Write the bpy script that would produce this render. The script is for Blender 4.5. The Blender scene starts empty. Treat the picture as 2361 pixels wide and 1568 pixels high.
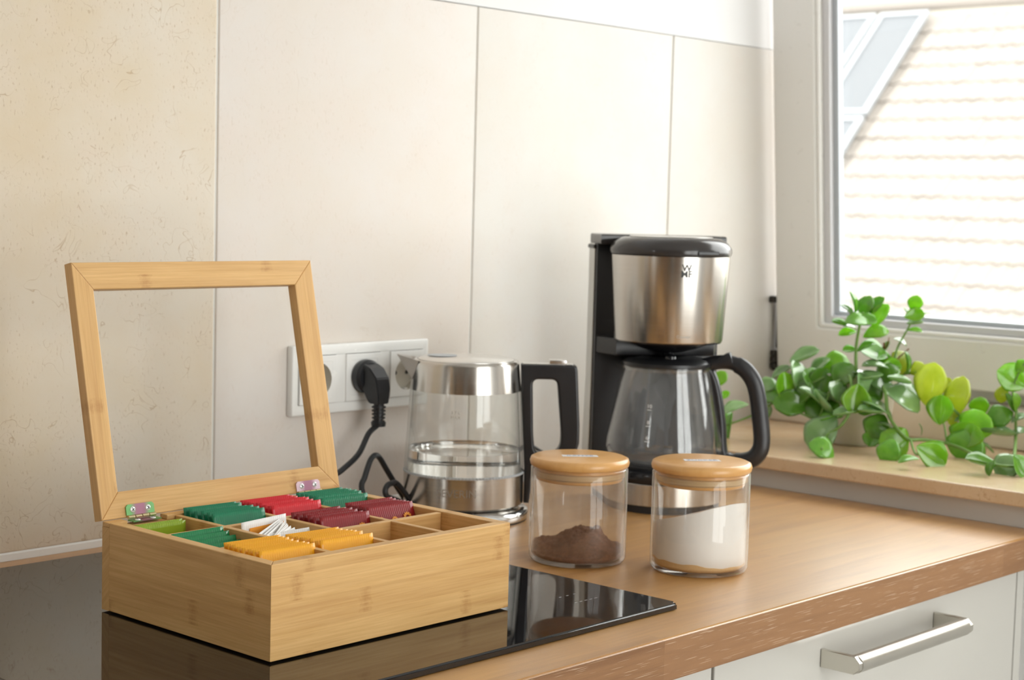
import bpy, bmesh, math, random
from mathutils import Vector, Matrix
random.seed(7)
C = bpy.context.scene.collection
SC = bpy.context.scene
PI = math.pi
ZW = 0.90                                   # height of the worktop above the floor

# ------------------------------------------------------------------ camera
F_PX, CX, CY = 3888.14, 1180.5, 784.0
R = Matrix(((0.6782, 0.0423, -0.7336), (-0.7344, 0.0744, -0.6746), (0.0261, 0.9963, 0.0815)))
# orthonormalise
r2 = R.row[2].normalized(); r0 = (R.row[0] - r2 * R.row[0].dot(r2)).normalized(); r1 = r2.cross(r0)
R = Matrix((r0, r1, r2))
CAM = Vector((0, -1.4713, 0.366 + ZW))
cam_data = bpy.data.cameras.new('camera'); cam = bpy.data.objects.new('camera', cam_data); C.objects.link(cam)
M4 = R.to_4x4(); M4.translation = CAM
cam.matrix_world = M4
cam_data.sensor_fit = 'HORIZONTAL'; cam_data.sensor_width = 36.0
cam_data.lens = F_PX / 2361 * 36
cam_data.clip_start = 0.05; cam_data.clip_end = 200
cam_data.dof.use_dof = True; cam_data.dof.focus_distance = 1.36; cam_data.dof.aperture_fstop = 12.0
SC.camera = cam

# ------------------------------------------------------------------ light and exposure
SKY = 2.8
w = bpy.data.worlds.new('overcast_sky'); SC.world = w; w.use_nodes = True
bg = w.node_tree.nodes['Background']
bg.inputs['Color'].default_value = (1.0, 0.988, 0.972, 1); bg.inputs['Strength'].default_value = SKY
SC.view_settings.view_transform = 'Standard'; SC.view_settings.look = 'None'
SC.view_settings.exposure = 1.28; SC.view_settings.gamma = 1.0
SC.view_settings.use_curve_mapping = False
cy = SC.cycles
cy.max_bounces = 14; cy.diffuse_bounces = 6; cy.glossy_bounces = 6; cy.transmission_bounces = 10
cy.transparent_max_bounces = 40; cy.sample_clamp_indirect = 6.0
cy.use_denoising = True

def portal(name, loc, rot, sx, sy):
    l = bpy.data.lights.new(name, 'AREA'); l.shape = 'RECTANGLE'; l.size = sx; l.size_y = sy
    l.cycles.is_portal = True
    o = bpy.data.objects.new(name, l); C.objects.link(o); o.location = loc; o.rotation_euler = rot
# window openings (daylight portals): right window, window behind the camera, narrow window far left
WR = dict(y0=-1.12, y1=0.0, z0=0.99, z1=1.98)
WF = dict(x0=0.05, x1=1.80, z0=0.06, z1=2.42)
WL = dict(y0=-0.80, y1=-0.50, z0=0.95, z1=2.2)
XL, YF, ZC = -2.6, -3.3, 2.5
portal('portal_right', (2.33, (WR['y0']+WR['y1'])/2, (WR['z0']+WR['z1'])/2), (0, PI/2, 0), WR['z1']-WR['z0'], WR['y1']-WR['y0'])
portal('portal_front', ((WF['x0']+WF['x1'])/2, YF-0.22, (WF['z0']+WF['z1'])/2), (PI/2, 0, 0), WF['x1']-WF['x0'], WF['z1']-WF['z0'])
portal('portal_left', (XL-0.22, (WL['y0']+WL['y1'])/2, (WL['z0']+WL['z1'])/2), (0, -PI/2, 0), WL['z1']-WL['z0'], WL['y1']-WL['y0'])

# ------------------------------------------------------------------ material helpers
class NT:
    def __init__(s, name):
        s.m = bpy.data.materials.new(name); s.m.use_nodes = True; s.t = s.m.node_tree
        s.n = s.t.nodes; s.l = s.t.links; s.b = s.n['Principled BSDF']; s.out = s.n['Material Output']
    def node(s, typ, **kw):
        n = s.n.new(typ)
        for k, v in kw.items():
            if k[0] == '_': setattr(n, k[1:], v)
            else: s.put(n.inputs[k.replace('__', ' ')], v)
        return n
    def put(s, sock, v):
        if isinstance(v, bpy.types.NodeSocket): s.l.new(v, sock)
        elif isinstance(v, (tuple, list)) and len(v) == 3 and sock.type == 'RGBA': sock.default_value = (*v, 1)
        else: sock.default_value = v
    def set(s, **kw):
        for k, v in kw.items(): s.put(s.b.inputs[k.replace('__', ' ')], v)
    def math(s, op, a, b=0.0, c=0.0):
        n = s.n.new('ShaderNodeMath'); n.operation = op
        s.put(n.inputs[0], a); s.put(n.inputs[1], b); s.put(n.inputs[2], c); return n.outputs[0]
    def mix(s, f, a, b, mode='MIX'):
        n = s.n.new('ShaderNodeMix'); n.data_type = 'RGBA'; n.blend_type = mode
        s.put(n.inputs[0], f); s.put(n.inputs[6], a); s.put(n.inputs[7], b); return n.outputs[2]
    def ramp(s, f, lo, hi, a=0.0, b=1.0):
        n = s.n.new('ShaderNodeMapRange'); s.put(n.inputs[0], f)
        for i, v in enumerate((lo, hi, a, b)): s.put(n.inputs[i+1], v)
        return n.outputs[0]
    def coord(s): return s.n.new('ShaderNodeTexCoord').outputs['Object']
    def vscale(s, v, sc, off=(0, 0, 0)):
        n = s.n.new('ShaderNodeMapping'); s.l.new(v, n.inputs[0]); n.inputs['Scale'].default_value = sc
        n.inputs['Location'].default_value = off; return n.outputs[0]
    def noise(s, v, scale, detail=2.0, rough=0.5, dist=0.0):
        n = s.n.new('ShaderNodeTexNoise'); s.l.new(v, n.inputs['Vector'])
        n.inputs['Scale'].default_value = scale; n.inputs['Detail'].default_value = detail
        n.inputs['Roughness'].default_value = rough; n.inputs['Distortion'].default_value = dist
        return n.outputs[0]
    def bump(s, h, strength=0.3, dist=0.001):
        n = s.n.new('ShaderNodeBump'); n.inputs['Strength'].default_value = strength
        n.inputs['Distance'].default_value = dist; s.l.new(h, n.inputs['Height'])
        s.l.new(n.outputs[0], s.b.inputs['Normal'])

def plain(name, col, rough=0.5, metal=0.0, **kw):
    t = NT(name); t.set(Base__Color=col, Roughness=rough, Metallic=metal, **kw)
    v = t.coord(); nz = t.noise(v, 60, 3)
    t.put(t.b.inputs['Roughness'], t.ramp(nz, 0.3, 0.7, max(0, rough-0.03), rough+0.03))
    return t.m

def thin_glass(name, tint=(0.985, 0.99, 0.985), f0=0.04, amount=1.0, rough=0.0, haze=0.0, hazecol=(0.8, 0.78, 0.75), edge=0.0):
    t = NT(name)
    lw = t.n.new('ShaderNodeLayerWeight'); lw.inputs['Blend'].default_value = 0.5
    p5 = t.math('POWER', lw.outputs['Facing'], 4.0)
    f = t.math('MULTIPLY_ADD', p5, 0.92*amount, f0)
    tr = t.n.new('ShaderNodeBsdfTransparent'); tr.inputs[0].default_value = (*tint, 1)
    gl = t.n.new('ShaderNodeBsdfGlossy'); gl.inputs['Roughness'].default_value = rough
    mx = t.n.new('ShaderNodeMixShader'); t.l.new(f, mx.inputs[0]); t.l.new(tr.outputs[0], mx.inputs[1]); t.l.new(gl.outputs[0], mx.inputs[2])
    last = mx
    if edge:  # white rim at grazing angles, painted in for window light caught by the glass
        dw = t.n.new('ShaderNodeBsdfTranslucent'); dw.inputs[0].default_value = (0.92, 0.93, 0.92, 1)
        me_ = t.n.new('ShaderNodeMixShader'); t.l.new(t.math('MULTIPLY', t.math('POWER', lw.outputs['Facing'], 7.0), edge), me_.inputs[0])
        t.l.new(mx.outputs[0], me_.inputs[1]); t.l.new(dw.outputs[0], me_.inputs[2]); last = mx = me_
    if haze:
        df = t.n.new('ShaderNodeBsdfTranslucent'); df.inputs[0].default_value = (*hazecol, 1)
        d2 = t.n.new('ShaderNodeBsdfDiffuse'); d2.inputs[0].default_value = (*hazecol, 1)
        ad = t.n.new('ShaderNodeMixShader'); ad.inputs[0].default_value = 0.5
        t.l.new(df.outputs[0], ad.inputs[1]); t.l.new(d2.outputs[0], ad.inputs[2])
        nz = t.noise(t.coord(), 30, 4)
        m2 = t.n.new('ShaderNodeMixShader'); t.l.new(t.ramp(nz, 0.3, 0.75, haze*0.4, haze*1.4), m2.inputs[0])
        t.l.new(mx.outputs[0], m2.inputs[1]); t.l.new(ad.outputs[0], m2.inputs[2]); last = m2
    t.l.new(last.outputs[0], t.out.inputs[0])
    return t.m

def steel(name, col=(0.74, 0.71, 0.67), rough=0.24, aniso=0.75, axis='Z'):
    t = NT(name); v = t.coord()
    st = t.noise(t.vscale(v, (4, 4, 900) if axis == 'Z' else (900, 4, 4)), 1.0, 3)
    t.set(Base__Color=t.mix(st, tuple(c*0.93 for c in col), tuple(min(1, c*1.06) for c in col)), Metallic=1.0,
          Roughness=t.ramp(st, 0.2, 0.8, rough*0.85, rough*1.15), Anisotropic=aniso, Anisotropic__Rotation=0.25)
    tg = t.n.new('ShaderNodeTangent'); tg.direction_type = 'RADIAL'; tg.axis = axis
    t.l.new(tg.outputs[0], t.b.inputs['Tangent'])
    return t.m

def bamboo(name, axis, tone=1.0, seed=0.0):
    """bamboo board: strips across the grain, each with its own tone and nodes; axis = grain direction"""
    t = NT(name); v = t.coord()
    sp = t.n.new('ShaderNodeSeparateXYZ'); t.l.new(v, sp.inputs[0])
    o = {'X': (0, 1, 2), 'Y': (1, 0, 2), 'Z': (2, 0, 1)}[axis]
    a = sp.outputs[o[0]]
    b = t.math('ADD', sp.outputs[o[1]], sp.outputs[o[2]])
    strip = t.math('FLOOR', t.math('DIVIDE', t.math('ADD', b, 0.5 + seed), 0.021))
    wn = t.n.new('ShaderNodeTexWhiteNoise'); wn.noise_dimensions = '1D'; t.l.new(strip, wn.inputs['W'])
    h = wn.outputs['Value']
    cmb = t.n.new('ShaderNodeCombineXYZ'); t.l.new(t.math('MULTIPLY', a, 14.0), cmb.inputs[0])
    t.l.new(t.math('MULTIPLY', b, 520.0), cmb.inputs[1]); t.l.new(t.math('MULTIPLY', h, 40.0), cmb.inputs[2])
    fib = t.noise(cmb.outputs[0], 1.0, 5, 0.65)
    cm2 = t.n.new('ShaderNodeCombineXYZ'); t.l.new(t.math('MULTIPLY', a, 5.0), cm2.inputs[0])
    t.l.new(t.math('MULTIPLY', b, 130.0), cm2.inputs[1]); t.l.new(t.math('MULTIPLY', h, 17.0), cm2.inputs[2])
    band = t.noise(cm2.outputs[0], 1.0, 3)
    # nodes (knuckles) of the cane
    wob = t.math('MULTIPLY', t.math('SUBTRACT', t.noise(v, 300, 3), 0.5), 0.012)
    pos = t.math('FRACT', t.math('DIVIDE', t.math('ADD', t.math('ADD', a, wob), t.math('MULTIPLY', h, 0.31)), 0.23))
    near = t.math('ABSOLUTE', t.math('SUBTRACT', pos, 0.5))
    kn = t.math('MULTIPLY', t.ramp(near, 0.0, 0.034, 1.0, 0.0), t.ramp(fib, 0.30, 0.62))
    light = (0.76*tone, 0.485*tone, 0.205*tone); mid = (0.62*tone, 0.36*tone, 0.125*tone); dk = (0.45*tone, 0.225*tone, 0.068*tone)
    col = t.mix(t.ramp(fib, 0.32, 0.7), light, mid)
    col = t.mix(t.ramp(band, 0.45, 0.75, 0, 0.5), col, dk)
    col = t.mix(t.math('MULTIPLY', h, 0.22), col, dk)
    col = t.mix(t.math('MULTIPLY', kn, 0.85), col, dk)
    t.set(Base__Color=col, Roughness=0.42); t.bump(fib, 0.15, 0.0006)
    return t.m

def stone(name, cols, marks=1.0, rough=0.45):
    """fossil limestone: warm clouds, squiggly fossil outlines and small pits; tint per tile from the object colour"""
    t = NT(name); v = t.coord()
    oi = t.n.new('ShaderNodeObjectInfo')
    add = t.n.new('ShaderNodeVectorMath'); add.operation = 'MULTIPLY_ADD'
    t.l.new(oi.outputs['Random'], add.inputs[0]); add.inputs[1].default_value = (7, 3, 5); t.l.new(v, add.inputs[2])
    p = add.outputs[0]
    big = t.noise(p, 5, 5, 0.6); med = t.noise(p, 22, 4, 0.6)
    amp = t.math('MULTIPLY_ADD', oi.outputs['Alpha'], 0.7, 0.3)
    col = t.mix(t.math('MULTIPLY', t.ramp(big, 0.38, 0.66), amp), cols[0], cols[1])
    col = t.mix(t.ramp(med, 0.45, 0.75, 0, 0.55), col, cols[2])
    n1 = t.noise(p, 34, 2, 0.5, 0.8)
    ring = t.ramp(t.math('ABSOLUTE', t.math('SUBTRACT', n1, 0.56)), 0.0, 0.008, 1.0, 0.0)
    msk = t.ramp(t.noise(p, 19, 2), 0.46, 0.60)
    fos = t.math('MULTIPLY', ring, msk)
    spk = t.ramp(t.noise(t.vscale(p, (1.0, 1, 0.45)), 420, 2), 0.60, 0.72)
    spk = t.math('MULTIPLY', spk, t.ramp(med, 0.4, 0.6))
    al = t.n.new('ShaderNodeSeparateColor'); t.l.new(oi.outputs['Color'], al.inputs[0])
    m = t.math('MULTIPLY', t.math('MAXIMUM', fos, spk), marks)
    m = t.math('MULTIPLY', m, oi.outputs['Alpha'])
    col = t.mix(t.math('MULTIPLY', m, 0.66), col, cols[3])
    col = t.mix(1.0, col, oi.outputs['Color'], 'MULTIPLY')
    t.set(Base__Color=col, Roughness=rough); t.bump(t.math('SUBTRACT', med, t.math('MULTIPLY', m, 0.8)), 0.25, 0.0012)
    return t.m

def wood_top(name, edge=False, gloss=None):
    t = NT(name); v = t.coord()
    sp = t.n.new('ShaderNodeSeparateXYZ'); t.l.new(v, sp.inputs[0])
    row = t.math('FLOOR', t.math('DIVIDE', t.math('ADD', sp.outputs[1], 3.0), 0.047))
    wn = t.n.new('ShaderNodeTexWhiteNoise'); wn.noise_dimensions = '1D'; t.l.new(row, wn.inputs['W'])
    seg = t.math('FLOOR', t.math('DIVIDE', t.math('ADD', sp.outputs[0], t.math('MULTIPLY', wn.outputs['Value'], 0.9)), 0.62))
    w2 = t.n.new('ShaderNodeTexWhiteNoise'); w2.noise_dimensions = '2D'
    cb = t.n.new('ShaderNodeCombineXYZ'); t.l.new(row, cb.inputs[0]); t.l.new(seg, cb.inputs[1]); t.l.new(cb.outputs[0], w2.inputs['Vector'])
    h = w2.outputs['Value']
    cm = t.n.new('ShaderNodeCombineXYZ'); t.l.new(t.math('MULTIPLY', sp.outputs[0], 5.0), cm.inputs[0])
    t.l.new(t.math('MULTIPLY', sp.outputs[1], 70.0), cm.inputs[1])
    t.l.new(t.math('ADD', t.math('MULTIPLY', sp.outputs[2], 90.0), t.math('MULTIPLY', h, 9.0)), cm.inputs[2])
    g = t.noise(cm.outputs[0], 1.0, 5, 0.6, 0.6)
    c1, c2, c3 = (0.52, 0.268, 0.072), (0.35, 0.158, 0.038), (0.58, 0.325, 0.105)
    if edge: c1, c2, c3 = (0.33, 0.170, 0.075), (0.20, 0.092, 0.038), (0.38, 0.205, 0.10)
    col = t.mix(t.ramp(g, 0.35, 0.7), c1, c2)
    col = t.mix(t.math('MULTIPLY', h, 0.5), col, c3)
    cd = t.n.new('ShaderNodeCombineXYZ'); t.l.new(t.math('MULTIPLY', sp.outputs[0], 30.0), cd.inputs[0])
    t.l.new(t.math('MULTIPLY', sp.outputs[1], 650.0), cd.inputs[1]); t.l.new(t.math('MULTIPLY', sp.outputs[2], 1250.0), cd.inputs[2])
    d = t.noise(cd.outputs[0], 1.0, 1)
    dash = t.ramp(d, 0.655, 0.715)
    col = t.mix(t.math('MULTIPLY', dash, 0.45 if edge else 0.12), col, (0.78, 0.6, 0.44))
    t.set(Base__Color=col, Roughness=0.47 if not edge else 0.45, IOR=1.6 if not edge else 1.45, Coat__Weight=0.0 if edge else 0.8, Coat__Roughness=0.33, Coat__IOR=1.5)
    if gloss: t.set(Roughness=gloss)
    t.bump(t.math('ADD', t.math('MULTIPLY', g, 0.3), t.noise(v, 1100, 2)), 0.22 if not edge else 0.15, 0.0007)
    return t.m

M = {}
M['white'] = plain('plaster_white', (0.76, 0.76, 0.76), 0.8)
M['grout'] = plain('grout', (0.80, 0.79, 0.75), 0.9)
M['silicone'] = plain('silicone', (0.86, 0.86, 0.84), 0.35)
M['ceil'] = plain('ceiling_paint', (0.85, 0.85, 0.84), 0.9)
M['wall_grey'] = plain('wall_paint_grey', (0.56, 0.54, 0.50), 0.7)
M['tile'] = stone('limestone_tile', ((0.715, 0.69, 0.655), (0.69, 0.62, 0.51), (0.72, 0.655, 0.60), (0.42, 0.30, 0.17)))
M['sill'] = stone('limestone_sill', ((0.64, 0.47, 0.30), (0.56, 0.37, 0.21), (0.67, 0.52, 0.35), (0.36, 0.17, 0.08)), 0.8, 0.22)
M['ledge'] = stone('limestone_ledge', ((0.80, 0.72, 0.62), (0.76, 0.64, 0.52), (0.80, 0.72, 0.63), (0.5, 0.35, 0.2)), 0.5, 0.35)
M['floor'] = plain('floor_tile', (0.42, 0.38, 0.33), 0.4)
M['brown'] = plain('door_veneer', (0.27, 0.15, 0.075), 0.45)
M['pvc'] = plain('window_plastic', (0.84, 0.83, 0.80), 0.3)
M['bead'] = plain('bead_plastic', (0.66, 0.66, 0.68), 0.35)
M['gasket'] = plain('gasket_grey', (0.50, 0.54, 0.58), 0.4)
M['pane'] = thin_glass('window_glass', (0.97, 0.985, 0.98))
M['dark_metal'] = plain('hinge_dark', (0.05, 0.045, 0.04), 0.4, 0.6)
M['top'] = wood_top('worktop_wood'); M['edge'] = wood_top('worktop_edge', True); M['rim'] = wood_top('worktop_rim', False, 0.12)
M['front'] = plain('drawer_white', (0.61, 0.595, 0.55), 0.10)
M['carcass'] = plain('cabinet_white', (0.72, 0.71, 0.68), 0.4)
M['nickel'] = plain('satin_nickel', (0.70, 0.68, 0.62), 0.34, 1.0)
M['hob'] = plain('hob_glass', (0.006, 0.006, 0.007), 0.03, 0.0)
M['hob'].node_tree.nodes['Principled BSDF'].inputs['IOR'].default_value = 1.75
M['mark'] = plain('print_grey', (0.35, 0.35, 0.36), 0.4)
M['bx'] = bamboo('bamboo_x', 'X'); M['by'] = bamboo('bamboo_y', 'Y', 1.0, 0.013); M['bz'] = bamboo('bamboo_z', 'Z', 1.02, 0.03)
M['lidwood'] = bamboo('bamboo_lid', 'X', 0.97, 0.2)
M['pane2'] = thin_glass('lid_glass', (0.985, 0.985, 0.98), 0.04)
def anodised():
    t = NT('hinge_anodised'); v = t.coord(); oi = t.n.new('ShaderNodeObjectInfo')
    sp = t.n.new('ShaderNodeSeparateXYZ'); t.l.new(v, sp.inputs[0])
    f = t.ramp(t.math('ABSOLUTE', sp.outputs[0]), 0.004, 0.010)
    f = t.math('ADD', f, t.math('MULTIPLY', t.math('SUBTRACT', t.noise(v, 200, 2), 0.5), 0.25))
    t.set(Base__Color=t.mix(f, (0.42, 0.20, 0.28), oi.outputs['Color']), Metallic=0.7, Roughness=0.36); return t.m
M['hinge'] = anodised()
M['brass'] = plain('hinge_pin', (0.72, 0.62, 0.36), 0.3, 0.9)
M['screw'] = plain('screw_zinc', (0.80, 0.80, 0.78), 0.35, 0.4)
M['slot'] = plain('slot_dark', (0.05, 0.05, 0.05), 0.6)
M['steel'] = steel('brushed_steel', (0.57, 0.54, 0.50)); M['steel2'] = steel('brushed_steel_soft', (0.78, 0.76, 0.73), 0.30, 0.6)
M['steel_dim'] = plain('steel_dim_reflection', (0.42, 0.39, 0.36), 0.32, 1.0)  # spout steel darkened in colour, imitating its reflection of the dim room
M['polish'] = plain('polished_steel', (0.80, 0.80, 0.80), 0.09, 1.0)
M['blackp'] = plain('black_plastic', (0.014, 0.014, 0.016), 0.36)
M['blackg'] = plain('black_gloss', (0.012, 0.012, 0.014), 0.16)
M['lidplastic'] = plain('dark_lid_plastic', (0.038, 0.034, 0.033), 0.16)
M['greypanel'] = plain('grey_side_metal', (0.62, 0.62, 0.60), 0.35, 0.7)
M['cable'] = plain('cable_rubber', (0.012, 0.013, 0.016), 0.4)
M['socket'] = plain('socket_white', (0.84, 0.84, 0.82), 0.25)
M['socket_well_shade'] = plain('socket_well_shade', (0.56, 0.53, 0.46), 0.35)  # tan darker than the socket white, paints in the shade inside the wells
M['glass'] = thin_glass('jar_glass', (0.985, 0.985, 0.98), edge=0.45)
M['glassk'] = thin_glass('kettle_glass', (0.98, 0.985, 0.98), edge=0.2)
M['glassd'] = thin_glass('dusty_jar_glass', (0.985, 0.98, 0.97), 0.04, 1.0, 0.0, 0.06, (0.78, 0.60, 0.46), 0.45)
M['glassc'] = thin_glass('carafe_glass', (0.975, 0.975, 0.972), 0.07, 1.0, 0.0, 0.035, (0.7, 0.68, 0.65))
def water():
    t = NT('water'); t.set(Base__Color=(1, 1, 1), Roughness=0.0, IOR=1.33); t.b.inputs['Transmission Weight'].default_value = 1.0; return t.m
M['water'] = water()
def lid_wood():
    t = NT('jar_lid_bamboo'); v = t.coord(); g = t.noise(t.vscale(v, (18, 220, 60)), 1.0, 4)
    t.set(Base__Color=t.mix(g, (0.74, 0.43, 0.17), (0.62, 0.32, 0.10)), Roughness=0.28); return t.m
M['jarlid'] = lid_wood()
M['seal'] = plain('seal_tan', (0.55, 0.38, 0.20), 0.4)
M['label'] = plain('paper_label', (0.72, 0.72, 0.74), 0.5)
M['ink'] = plain('ink_blue', (0.22, 0.28, 0.42), 0.5)
M['inkw'] = plain('ink_white', (0.85, 0.85, 0.85), 0.5)
M['inkk'] = plain('ink_black', (0.02, 0.02, 0.02), 0.4)
M['etch'] = plain('etched_letter', (0.42, 0.39, 0.35), 0.5, 0.6)
M['inkg'] = plain('ink_grey', (0.55, 0.53, 0.47), 0.5)
def powder(name, c1, c2, sc, b):
    t = NT(name); v = t.coord(); n = t.noise(v, sc, 5, 0.7)
    t.set(Base__Color=t.mix(t.ramp(n, 0.3, 0.7), c1, c2), Roughness=0.9); t.bump(t.noise(v, sc*3, 4, 0.8), b, 0.002); return t.m
M['coffee'] = powder('ground_coffee', (0.13, 0.046, 0.024), (0.27, 0.115, 0.058), 350, 0.9)
M['sugar'] = powder('sugar_white', (0.84, 0.82, 0.79), (0.88, 0.87, 0.85), 900, 0.15)
M['brownsugar'] = powder('sugar_brown', (0.66, 0.42, 0.19), (0.74, 0.52, 0.27), 700, 0.3)
M['pot'] = plain('pot_ceramic', (0.82, 0.79, 0.74), 0.35)
M['soil'] = powder('soil', (0.05, 0.03, 0.02), (0.14, 0.08, 0.05), 200, 0.8)
def leafmat(name, c1, c2, trans, rough=0.22):
    t = NT(name); v = t.coord(); oi = t.n.new('ShaderNodeObjectInfo'); n = t.noise(v, 3, 3)
    sp = t.n.new('ShaderNodeSeparateXYZ'); t.l.new(v, sp.inputs[0])
    col = t.mix(t.ramp(n, 0.3, 0.7), c1, c2)
    hs = t.n.new('ShaderNodeHueSaturation'); t.l.new(col, hs.inputs['Color'])
    t.l.new(t.ramp(oi.outputs['Random'], 0, 1, 0.8, 1.2), hs.inputs['Value']); col = hs.outputs[0]
    t.set(Base__Color=col, Roughness=rough); t.b.inputs['Coat Weight'].default_value = 1.0; t.b.inputs['Coat Roughness'].default_value = 0.12; t.b.inputs['Coat IOR'].default_value = 1.6
    tl = t.n.new('ShaderNodeBsdfTranslucent'); t.l.new(col, tl.inputs[0])
    mx = t.n.new('ShaderNodeMixShader'); mx.inputs[0].default_value = trans
    t.l.new(t.b.outputs[0], mx.inputs[1]); t.l.new(tl.outputs[0], mx.inputs[2]); t.l.new(mx.outputs[0], t.out.inputs[0]); return t.m
M['leafb'] = leafmat('leaf_bright', (0.28, 0.62, 0.03), (0.40, 0.72, 0.06), 0.6)
M['leafd'] = leafmat('leaf_green', (0.16, 0.42, 0.04), (0.25, 0.54, 0.07), 0.5)
M['leafg'] = leafmat('leaf_greygreen', (0.24, 0.44, 0.15), (0.31, 0.52, 0.20), 0.35, 0.18)
M['leafy'] = leafmat('leaf_yellowing', (0.52, 0.62, 0.05), (0.62, 0.70, 0.09), 0.55)
M['stem'] = plain('stem_green', (0.16, 0.30, 0.06), 0.5)
M['dry'] = plain('stalk_dry', (0.26, 0.11, 0.05), 0.8)
def foil(name, c, c2, rough=0.28):
    t = NT(name); v = t.coord(); sp = t.n.new('ShaderNodeSeparateXYZ'); t.l.new(v, sp.inputs[0])
    n = t.noise(v, 70, 3)
    t.set(Base__Color=t.mix(n, c, c2), Roughness=rough)
    rib = t.math('SINE', t.math('MULTIPLY', sp.outputs[0], 2*PI/0.0023))
    zone = t.math('GREATER_THAN', sp.outputs[2], 0.0585)
    t.bump(t.math('ADD', t.math('MULTIPLY', rib, t.math('MULTIPLY', zone, 0.5)), t.math('MULTIPLY', n, 1.2)), 0.16, 0.0006); return t.m
M['s_yellow'] = foil('sachet_yellow', (0.90, 0.38, 0.010), (0.92, 0.46, 0.025))
M['s_green'] = foil('sachet_green', (0.008, 0.16, 0.075), (0.012, 0.23, 0.11))
M['s_mgreen'] = foil('sachet_midgreen', (0.012, 0.19, 0.06), (0.02, 0.26, 0.10), 0.2)
M['s_red'] = foil('sachet_red', (0.60, 0.012, 0.025), (0.72, 0.02, 0.03))
M['s_dred'] = foil('sachet_darkred', (0.21, 0.005, 0.009), (0.29, 0.009, 0.012), 0.34)
M['s_lime'] = foil('sachet_lime', (0.24, 0.36, 0.015), (0.30, 0.44, 0.03))
M['s_white'] = foil('sachet_white', (0.82, 0.80, 0.78), (0.86, 0.85, 0.83), 0.4)
M['p_orange'] = plain('print_orange', (0.85, 0.33, 0.03), 0.4)
M['p_pale'] = plain('print_pale', (0.42, 0.62, 0.40), 0.4)
M['rooftile'] = plain('clay_tile', (0.215, 0.190, 0.167), 0.8)
M['solar'] = plain('solar_cell', (0.088, 0.094, 0.101), 0.6)
M['alu'] = plain('alu_frame', (0.24, 0.25, 0.26), 0.5)
M['render'] = plain('house_render', (0.36, 0.33, 0.28), 0.9)
M['ground'] = plain('street_ground', (0.22, 0.21, 0.20), 0.9)

# ------------------------------------------------------------------ geometry helpers
def link(name, me, mat=None, parent=None, smooth=None, loc=None):
    o = bpy.data.objects.new(name, me); C.objects.link(o)
    if mat is not None:
        for m in (mat if isinstance(mat, (list, tuple)) else [mat]): me.materials.append(m)
    if parent is not None: o.parent = parent
    if loc is not None: o.location = loc
    if smooth is not None:
        me.polygons.foreach_set('use_smooth', [True]*len(me.polygons)); me.set_sharp_from_angle(angle=math.radians(smooth))
    return o
def obj(name, bm, mat=None, parent=None, smooth=None, loc=None):
    bmesh.ops.recalc_face_normals(bm, faces=bm.faces)
    me = bpy.data.meshes.new(name); bm.to_mesh(me); bm.free()
    return link(name, me, mat, parent, smooth, loc)
def thing(name, label, cat, loc, group=None):
    o = bpy.data.objects.new(name, None); C.objects.link(o); o.empty_display_size = 0.05
    o.location = (loc[0], loc[1], loc[2] + ZW); tag(o, label, cat, group); return o
def tag(o, label, cat, group=None, kind=None):
    o['label'] = label; o['category'] = cat
    if group: o['group'] = group
    if kind: o['kind'] = kind
    return o
def struct(o): o['kind'] = 'structure'; return o
def box(bm, lo, hi, bev=0.0, seg=2, mi=0):
    lo = Vector(lo); hi = Vector(hi)
    vs = [bm.verts.new((x, y, z)) for x in (lo.x, hi.x) for y in (lo.y, hi.y) for z in (lo.z, hi.z)]
    fs = [bm.faces.new([vs[i] for i in q]) for q in ((0, 1, 3, 2), (4, 6, 7, 5), (0, 4, 5, 1), (2, 3, 7, 6), (0, 2, 6, 4), (1, 5, 7, 3))]
    for f in fs: f.material_index = mi
    if bev:
        es = set(e for f in fs for e in f.edges)
        bmesh.ops.bevel(bm, geom=list(es), offset=bev, segments=seg, affect='EDGES', profile=0.5)
    return bm
def B(lo, hi, bev=0.0, seg=2): return box(bmesh.new(), lo, hi, bev, seg)
def lathe(prof, n=48, bm=None, closed=False, mi=0, c=(0, 0)):
    """revolve (r, z) points about the z axis"""
    bm = bm or bmesh.new(); rings = []
    for r, z in prof:
        if r < 1e-6: rings.append([bm.verts.new((c[0], c[1], z))])
        else: rings.append([bm.verts.new((c[0]+r*math.cos(2*PI*i/n), c[1]+r*math.sin(2*PI*i/n), z)) for i in range(n)])
    pr = list(zip(rings, rings[1:])) + ([(rings[-1], rings[0])] if closed else [])
    for a, b in pr:
        for i in range(n):
            j = (i+1) % n
            if len(a) == 1 and len(b) == 1: continue
            q = [a[0], b[i], b[j]] if len(a) == 1 else ([a[i], b[0], a[j]] if len(b) == 1 else [a[i], b[i], b[j], a[j]])
            f = bm.faces.new(q); f.material_index = mi
    return bm
def smooth_path(pts, k=6):
    pts = [Vector(p) for p in pts]; out = []
    for i in range(len(pts)-1):
        p0 = pts[max(i-1, 0)]; p1 = pts[i]; p2 = pts[i+1]; p3 = pts[min(i+2, len(pts)-1)]
        for j in range(k):
            t = j/k
            out.append(0.5*((2*p1)+(p2-p0)*t+(2*p0-5*p1+4*p2-p3)*t*t+(3*p1-p0-3*p2+p3)*t*t*t))
    out.append(pts[-1]); return out
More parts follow.
